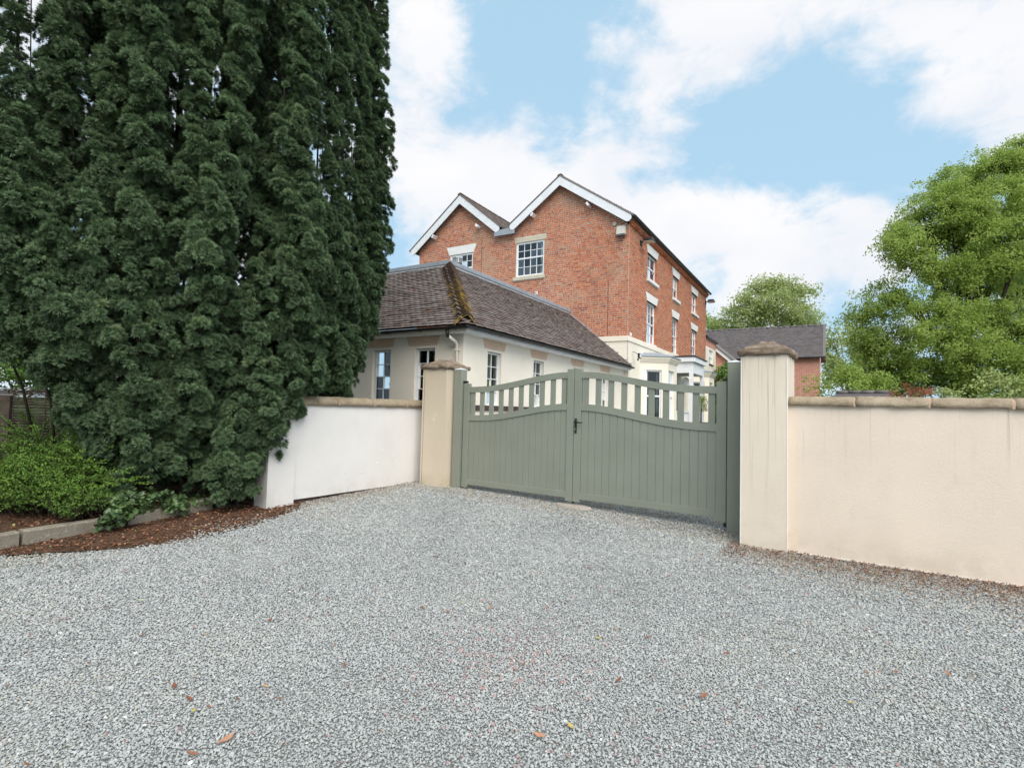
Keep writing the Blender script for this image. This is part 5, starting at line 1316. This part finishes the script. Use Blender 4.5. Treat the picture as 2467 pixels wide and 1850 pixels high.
# lighter trees filling the gap right of the far wing
Y = 52.0; b = at(2045, 1000, Y); b = Vector((b.x, b.y, .5))
broadleaf('young_ash', 'thin feathery tree between the far wing gable and the oak', 'tree', b, 8, lobes_px(b, Y, [(2010, 830, 22, 40, 0), (2050, 800, 25, 30, 1), (2030, 880, 35, 30, 0), (2000, 900, 20, 30, 0), (2070, 850, 20, 40, 0)]), 'lime_leaf', leaf=(.26, .16), per=9, clump=.52, dens=.8, seed=44, trunk=.2, puff=(.5, .95))
Y = 22.0; b = at(2050, 1000, Y); b = Vector((b.x, b.y, .5))
broadleaf('hedge_shrub', 'rounded mid green shrub over the garden wall below the feathery tree', 'shrub', b, 3, lobes_px(b, Y, [(2010, 930, 40, 25, 0), (2060, 925, 50, 35, 0), (2110, 930, 40, 30, 0), (2035, 905, 30, 20, 0)]), 'oak_leaf', leaf=(.12, .07), per=12, clump=.28, dens=.9, seed=45, trunk=0, puff=(.25, .4))
Y = 9.0; b = at(2190, 1004, Y); b = Vector((b.x, b.y, .1))
broadleaf('red_shrub', 'russet-leaved shrub peeping over the right-hand wall', 'shrub', b, 2, lobes_px(b, Y, [(2160, 950, 24, 12, 0), (2195, 942, 24, 15, 0), (2230, 952, 20, 10, 0), (2190, 968, 50, 18, 0)], .5), 'red_leaf', leaf=(.055, .022), per=10, clump=.07, dens=.4, seed=46, trunk=0, puff=(.06, .12))
Y = 8.2; b = at(2420, 1000, Y); b = Vector((b.x, b.y, .1))
broadleaf('pale_shrub', 'pale green leafy shrub over the wall at the right edge, under the oak', 'shrub', b, 2, lobes_px(b, Y, [(2365, 925, 20, 26, 0), (2400, 935, 30, 20, 0), (2440, 925, 30, 28, 0), (2470, 945, 30, 25, 0), (2395, 905, 14, 12, 0), (2280, 952, 14, 8, 0), (2420, 965, 60, 18, 0)], .5), 'pale_shrub_leaf', leaf=(.05, .026), per=10, clump=.075, dens=.5, seed=47, trunk=0, puff=(.06, .13))
# low outbuilding ridge showing over the wall
def shed():
    p0, p1 = at(2015, 947, 14.0), at(2150, 950, 13.0); t = thing('outbuilding', 'low tiled outbuilding roof just showing over the right-hand wall', 'shed', (p0.x, p0.y, 0), 0)
    q = p1-p0; n = Vector((q.y, -q.x, 0)).normalized(); z = p0.z
    MB().add([(0, 0, z), (q.x, q.y, z), (q.x+n.x*1.5, q.y+n.y*1.5, z-.8), (n.x*1.5, n.y*1.5, z-.8), (-n.x*1.5, -n.y*1.5, z-.8), (q.x-n.x*1.5, q.y-n.y*1.5, z-.8)], [(0, 1, 2, 3), (0, 4, 5, 1), (0, 3, 4), (1, 5, 2)]).build('roof', 'slate_roof', t)
    MB().box(0, q.length, -1.3, 1.3, 0, z-.75, lambda u, d, zz: (q.x/q.length*u+n.x*d, q.y/q.length*u+n.y*d, zz)).build('wall', 'weathered_timber', t)
    u = 0; k = q.length/.3
    for i in range(int(k)): a = q*(i/k); bb = q*((i+.93)/k); MB().tube([(a.x, a.y, z+.015), (bb.x, bb.y, z+.015)], .05, 8).build('ridge_tile', 'slate_roof', t, True)
shed()
# climbing shrub on the brick gable of the link wing, little standard tree and pot by the porch
b = Vector(wpos(16.6, -.75, .5))
broadleaf('laurel_bush', 'glossy green bush growing against the brick gable of the link wing', 'shrub', b, 4, [(0, 0, 1.0, .7, .7, 1.0), (.1, .1, 2.2, .6, .7, .8), (-.05, -.2, 3.0, .55, .6, .6), (.05, .2, 3.6, .35, .4, .5), (-.2, -.6, 2.3, .55, .6, .8), (-.3, -1.0, 1.4, .6, .7, 1.1), (-.2, -.7, 3.1, .45, .5, .4)], 'laurel_leaf', leaf=(.17, .075), per=11, clump=.24, dens=.9, seed=48, trunk=0, puff=(.22, .36), hole=-.5)
def standard_tree():
    b = Vector(wpos(8.1, -2.6, .45)); p = at(1688, 990, b.y)
    broadleaf('standard_tree', 'little potted tree with white blossom-like leaves in front of the porch', 'tree', Vector((p.x, p.y, .45)), 1.8, [(0, 0, 1.55, .28, .28, .28), (.15, .05, 1.8, .22, .22, .25), (.18, 0, 1.35, .2, .2, .2)], 'pale_shrub_leaf', leaf=(.05, .03), per=7, clump=.09, dens=.25, seed=49, trunk=.035, puff=(.06, .1))
    t = thing('plant_pot', 'dark grey plant pot beside the little tree by the porch', 'pot', (p.x+.22, p.y+.1, .45), .3)
    MB().add([(-.12, -.12, 0), (.12, -.12, 0), (.12, .12, 0), (-.12, .12, 0), (-.17, -.17, .62), (.17, -.17, .62), (.17, .17, .62), (-.17, .17, .62)], [(3, 2, 1, 0), (0, 1, 5, 4), (1, 2, 6, 5), (2, 3, 7, 6), (3, 0, 4, 7), (4, 5, 6, 7)]).build('body', 'pot_grey', t, bevel=.012)
standard_tree()

# ------------------------------------------------------------------ left-hand planting
def spray_shrub(name, label, centre, roots, nst, ln, mat, leaf, seed, step=.022):
    t = thing(name, label, 'shrub', tuple(centre)); r = np.random.default_rng(seed); P = []; Nn = []; T = []; S = []; tw = MB()
    for k in range(nst):
        rx, ry, h = roots[r.integers(len(roots))]; p = np.array([rx+r.normal(0, .10), ry+r.normal(0, .10), r.uniform(0, .12)]); a = r.uniform(0, 6.28); L = h*r.uniform(.45, 1.0)*ln; el = r.uniform(.6, 1.55); d = np.array([cos(a)*cos(el), sin(a)*cos(el), sin(el)]); bright = r.uniform(0, 1)
        n = max(5, int(L/step)); pts = [p.copy()]; side = np.cross(d, [0, 0, 1.]); side /= np.linalg.norm(side)+1e-6
        for i in range(n):
            d = d+np.array([cos(a)*.02, sin(a)*.02, -.016])*(.5+i/n)+r.normal(0, .05, 3); d /= np.linalg.norm(d); p = p+d*step; pts.append(p.copy())
            if i > n*.12:
                for sgn in (-1, 1):
                    P.append(p+side*sgn*.008+r.normal(0, .007, 3)); Nn.append(side*sgn*.8+d*.4+[0, 0, .45]+r.normal(0, .42, 3)); T.append(min(1, max(0, .05+.35*bright+.55*(i/n)**1.4+r.uniform(-.12, .12)))); S.append(r.uniform(.75, 1.2)*(1-.35*i/n))
        tw.tube([tuple(q) for q in pts[::max(1, n//5)]], .003, 4, False)
    P, Nn, T, S = map(np.array, (P, Nn, T, S)); P = P; k = P[:, 2] > .01; P, Nn, T, S = P[k], Nn[k], T[k], S[k]
    ms = []
    for q in range(4):
        rr = random.Random(q); B = []
        for z in range(3): aa = rr.uniform(-.6, .6)+2.1*z; B.append(((0, 0, .002*z), (cos(aa)*.5, sin(aa)*.5, .8), (-sin(aa), cos(aa), 0), leaf*rr.uniform(.8, 1.15), leaf*.55, .1))
        ms.append(blade_mesh(mat, B, 'leaf_pair'))
    scatter('foliage', P, rot_from_normals(Nn), S, r.integers(0, 4, len(P)), T, variants(name+'_leaves', ms), t); tw.build('twigs', 'bark', t); print(name, len(P)); return t
b = at(100, 1240, 5.75); b = Vector((b.x, b.y, .15))
spray_shrub('lonicera_shrub', 'bright yellow-green small-leaved shrub with arching sprays, behind the kerb at the left edge', b,
    [(-.05, .15, .8), (.15, .2, .75), (-.4, .2, .9), (.0, .45, 1.1), (.3, .06, .42), (-.7, .1, 1.0), (.1, .6, 1.15), (-.35, .6, 1.2), (.38, .02, .36), (-1.1, .1, 1.35), (-.1, .85, 1.25), (-.8, .6, 1.6), (-.5, .75, 1.6)], 1150, .92, 'shrub_leaf', .032, 51, .025)
Y = 6.0; b = at(330, 1230, Y); b = Vector((b.x, b.y, .13))
broadleaf('ivy_patch', 'dark glossy ivy creeping over the bed and down the kerb', 'ivy', b, .3,
    lobes_px(b, Y, [(290, 1200, 45, 14, .1), (350, 1205, 50, 14, .2), (420, 1212, 40, 10, .4), (278, 1245, 16, 20, -.18), (300, 1222, 22, 12, -.1), (470, 1205, 30, 8, .9), (250, 1190, 30, 12, .3)], 1.4), 'ivy_leaf', leaf=(.05, .05), per=5, clump=.05, dens=.5, seed=52, trunk=0, puff=(.05, .09), tintb=(-.1, 1))
# shade plants under the yew, and the light green trees glimpsed beyond it
Y = 15.0; b = at(-40, 1000, Y); b = Vector((b.x, b.y, .3))
broadleaf('beech_tree', 'bright yellow-green tree glimpsed behind the yew at the left edge', 'tree', b, 7, lobes_px(b, Y, [(-60, 600, 120, 80, 0), (-30, 760, 110, 90, 0), (40, 880, 90, 60, 0), (-120, 880, 90, 90, 0), (60, 690, 60, 70, 2), (150, 900, 70, 50, 2), (-100, 450, 90, 80, 1), (20, 470, 90, 80, 2), (-20, 300, 100, 80, 2), (70, 330, 70, 60, 3)]), 'shrub_leaf', leaf=(.11, .075), per=12, clump=.26, dens=.8, seed=53, trunk=.22, puff=(.3, .5))
def wattle():
    p0, p1 = at(-220, 928, 9.6), at(150, 926, 10.6)
    t = thing('wattle_fence', 'dark woven wattle hurdle fence with a timber post, behind the left shrub', 'fence', (p0.x, p0.y, 0), atan2(p1.y-p0.y, p1.x-p0.x)); L = (p1-p0).length; H = p0.z
    rod = MB(); r = random.Random(4); nst = int(L/.24); z = .25; k = 0
    while z < H:
        pts = []
        for i in range(nst*2+1):
            u = L*i/(nst*2); pts.append((u, .028*cos(pi*i/1.0+k*pi)*1.0 if i % 2 == 0 else 0, z+.012*mnoise.noise(Vector((u*2, z*9, 0)))))
        rod.tube(pts, r.uniform(.008, .013), 5); z += r.uniform(.022, .03); k += 1
    o = rod.build('woven_rods', 'wicker', t, True); o['kind'] = 'stuff'
    for i in range(nst+1): MB().tube([(L*i/nst, 0, .2), (L*i/nst, 0, H+.03)], .016, 6).build('stake', 'weathered_timber', t, True)
    q = at(16, 952, 8.9)
    t2 = thing('fence_post', 'square weathered timber post standing in front of the wattle fence', 'post', (q.x, q.y, .2), .5)
    MB().box(-.07, .07, -.07, .07, -.1, q.z-.2).build('shaft', 'weathered_timber', t2, bevel=.008)
wattle()

# ------------------------------------------------------------------ loose leaves on the gravel
def fallen():
    ms = []
    for i, me in enumerate(flake_meshes('brown_leaf', 6, .22)): ms.append(me)
    my = flake_meshes('yellow_leaf', 3, .2)
    spots = [(255, 1468, 1, .05), (150, 1497, 0, .042), (343, 1536, 2, .03), (672, 1690, 3, .03), (545, 1789, 4, .05), (463, 1825, 0, .035), (420, 1660, 5, .035), (457, 1693, 2, .034), (1300, 1780, 1, .045), (1255, 1604, 3, .035), (1420, 1372, 4, .035), (1017, 1470, 0, .035), (1080, 1478, 2, .03), (1180, 1468, 1, .034), (1370, 1452, 3, .036), (1490, 1645, 5, .036),
             (1695, 1685, 2, .034), (2155, 1625, 0, .034), (2285, 1630, 3, .034), (2090, 1520, 1, .032), (1610, 1390, 4, .03), (1790, 1330, 5, .032), (1690, 1340, 2, .03), (300, 1380, 1, .035), (192, 1365, 3, .04), (143, 1370, 0, .045), (650, 1500, 2, .03), (760, 1440, 4, .026), (900, 1380, 1, .026), (968, 1370, 5, .028), (700, 1300, 0, .026), (560, 1330, 3, .03), (880, 1240, 2, .03), (1130, 1300, 1, .024), (1290, 1350, 4, .026), (1850, 1420, 0, .03), (1980, 1480, 5, .03), (2080, 1400, 2, .028), (2200, 1450, 1, .03), (1560, 1540, 3, .03), (830, 1610, 0, .028), (1750, 1580, 4, .028)]
    for k, (px, py, i, s) in enumerate(spots):
        d = _cx*((px-1233.5)/1278.27) - _cu*((py-925)/1278.27) + _f; p = Vector((0, 0, CAM_H)) + d*(-CAM_H/d.z)
        if p.y > 5.5: p = Vector((0, 0, CAM_H)) + d*((gz(p.x, p.y*.97)-CAM_H)/d.z)
        o = new_obj('fallen_leaf', ms[i]); o.location = (p.x, p.y, p.z+.018); s *= .72; o.scale = (s, s, s); o.rotation_euler = (random.uniform(-.25, .25), random.uniform(-.3, .3), random.uniform(0, 6.28))
        tag(o, 'small dry russet leaf lying on the grey gravel', 'leaf', 'dry russet leaves scattered over the gravel')
    for k, (px, py, i) in enumerate([(335, 1452, 0), (1115, 1455, 1), (2050, 1700, 2), (1485, 1520, 0), (466, 1720, 1), (1375, 1758, 2), (640, 1660, 1), (1440, 1543, 0)]):
        d = _cx*((px-1233.5)/1278.27) - _cu*((py-925)/1278.27) + _f; p = Vector((0, 0, CAM_H)) + d*(-CAM_H/d.z)
        o = new_obj('fallen_leaf', my[i]); o.location = (p.x, p.y, .018); s = .02; o.scale = (s, s, s); o.rotation_euler = (random.uniform(-.25, .25), random.uniform(-.3, .3), random.uniform(0, 6.28))
        tag(o, 'small yellowish leaf lying on the grey gravel', 'leaf', 'yellowish leaves scattered over the gravel')
fallen()
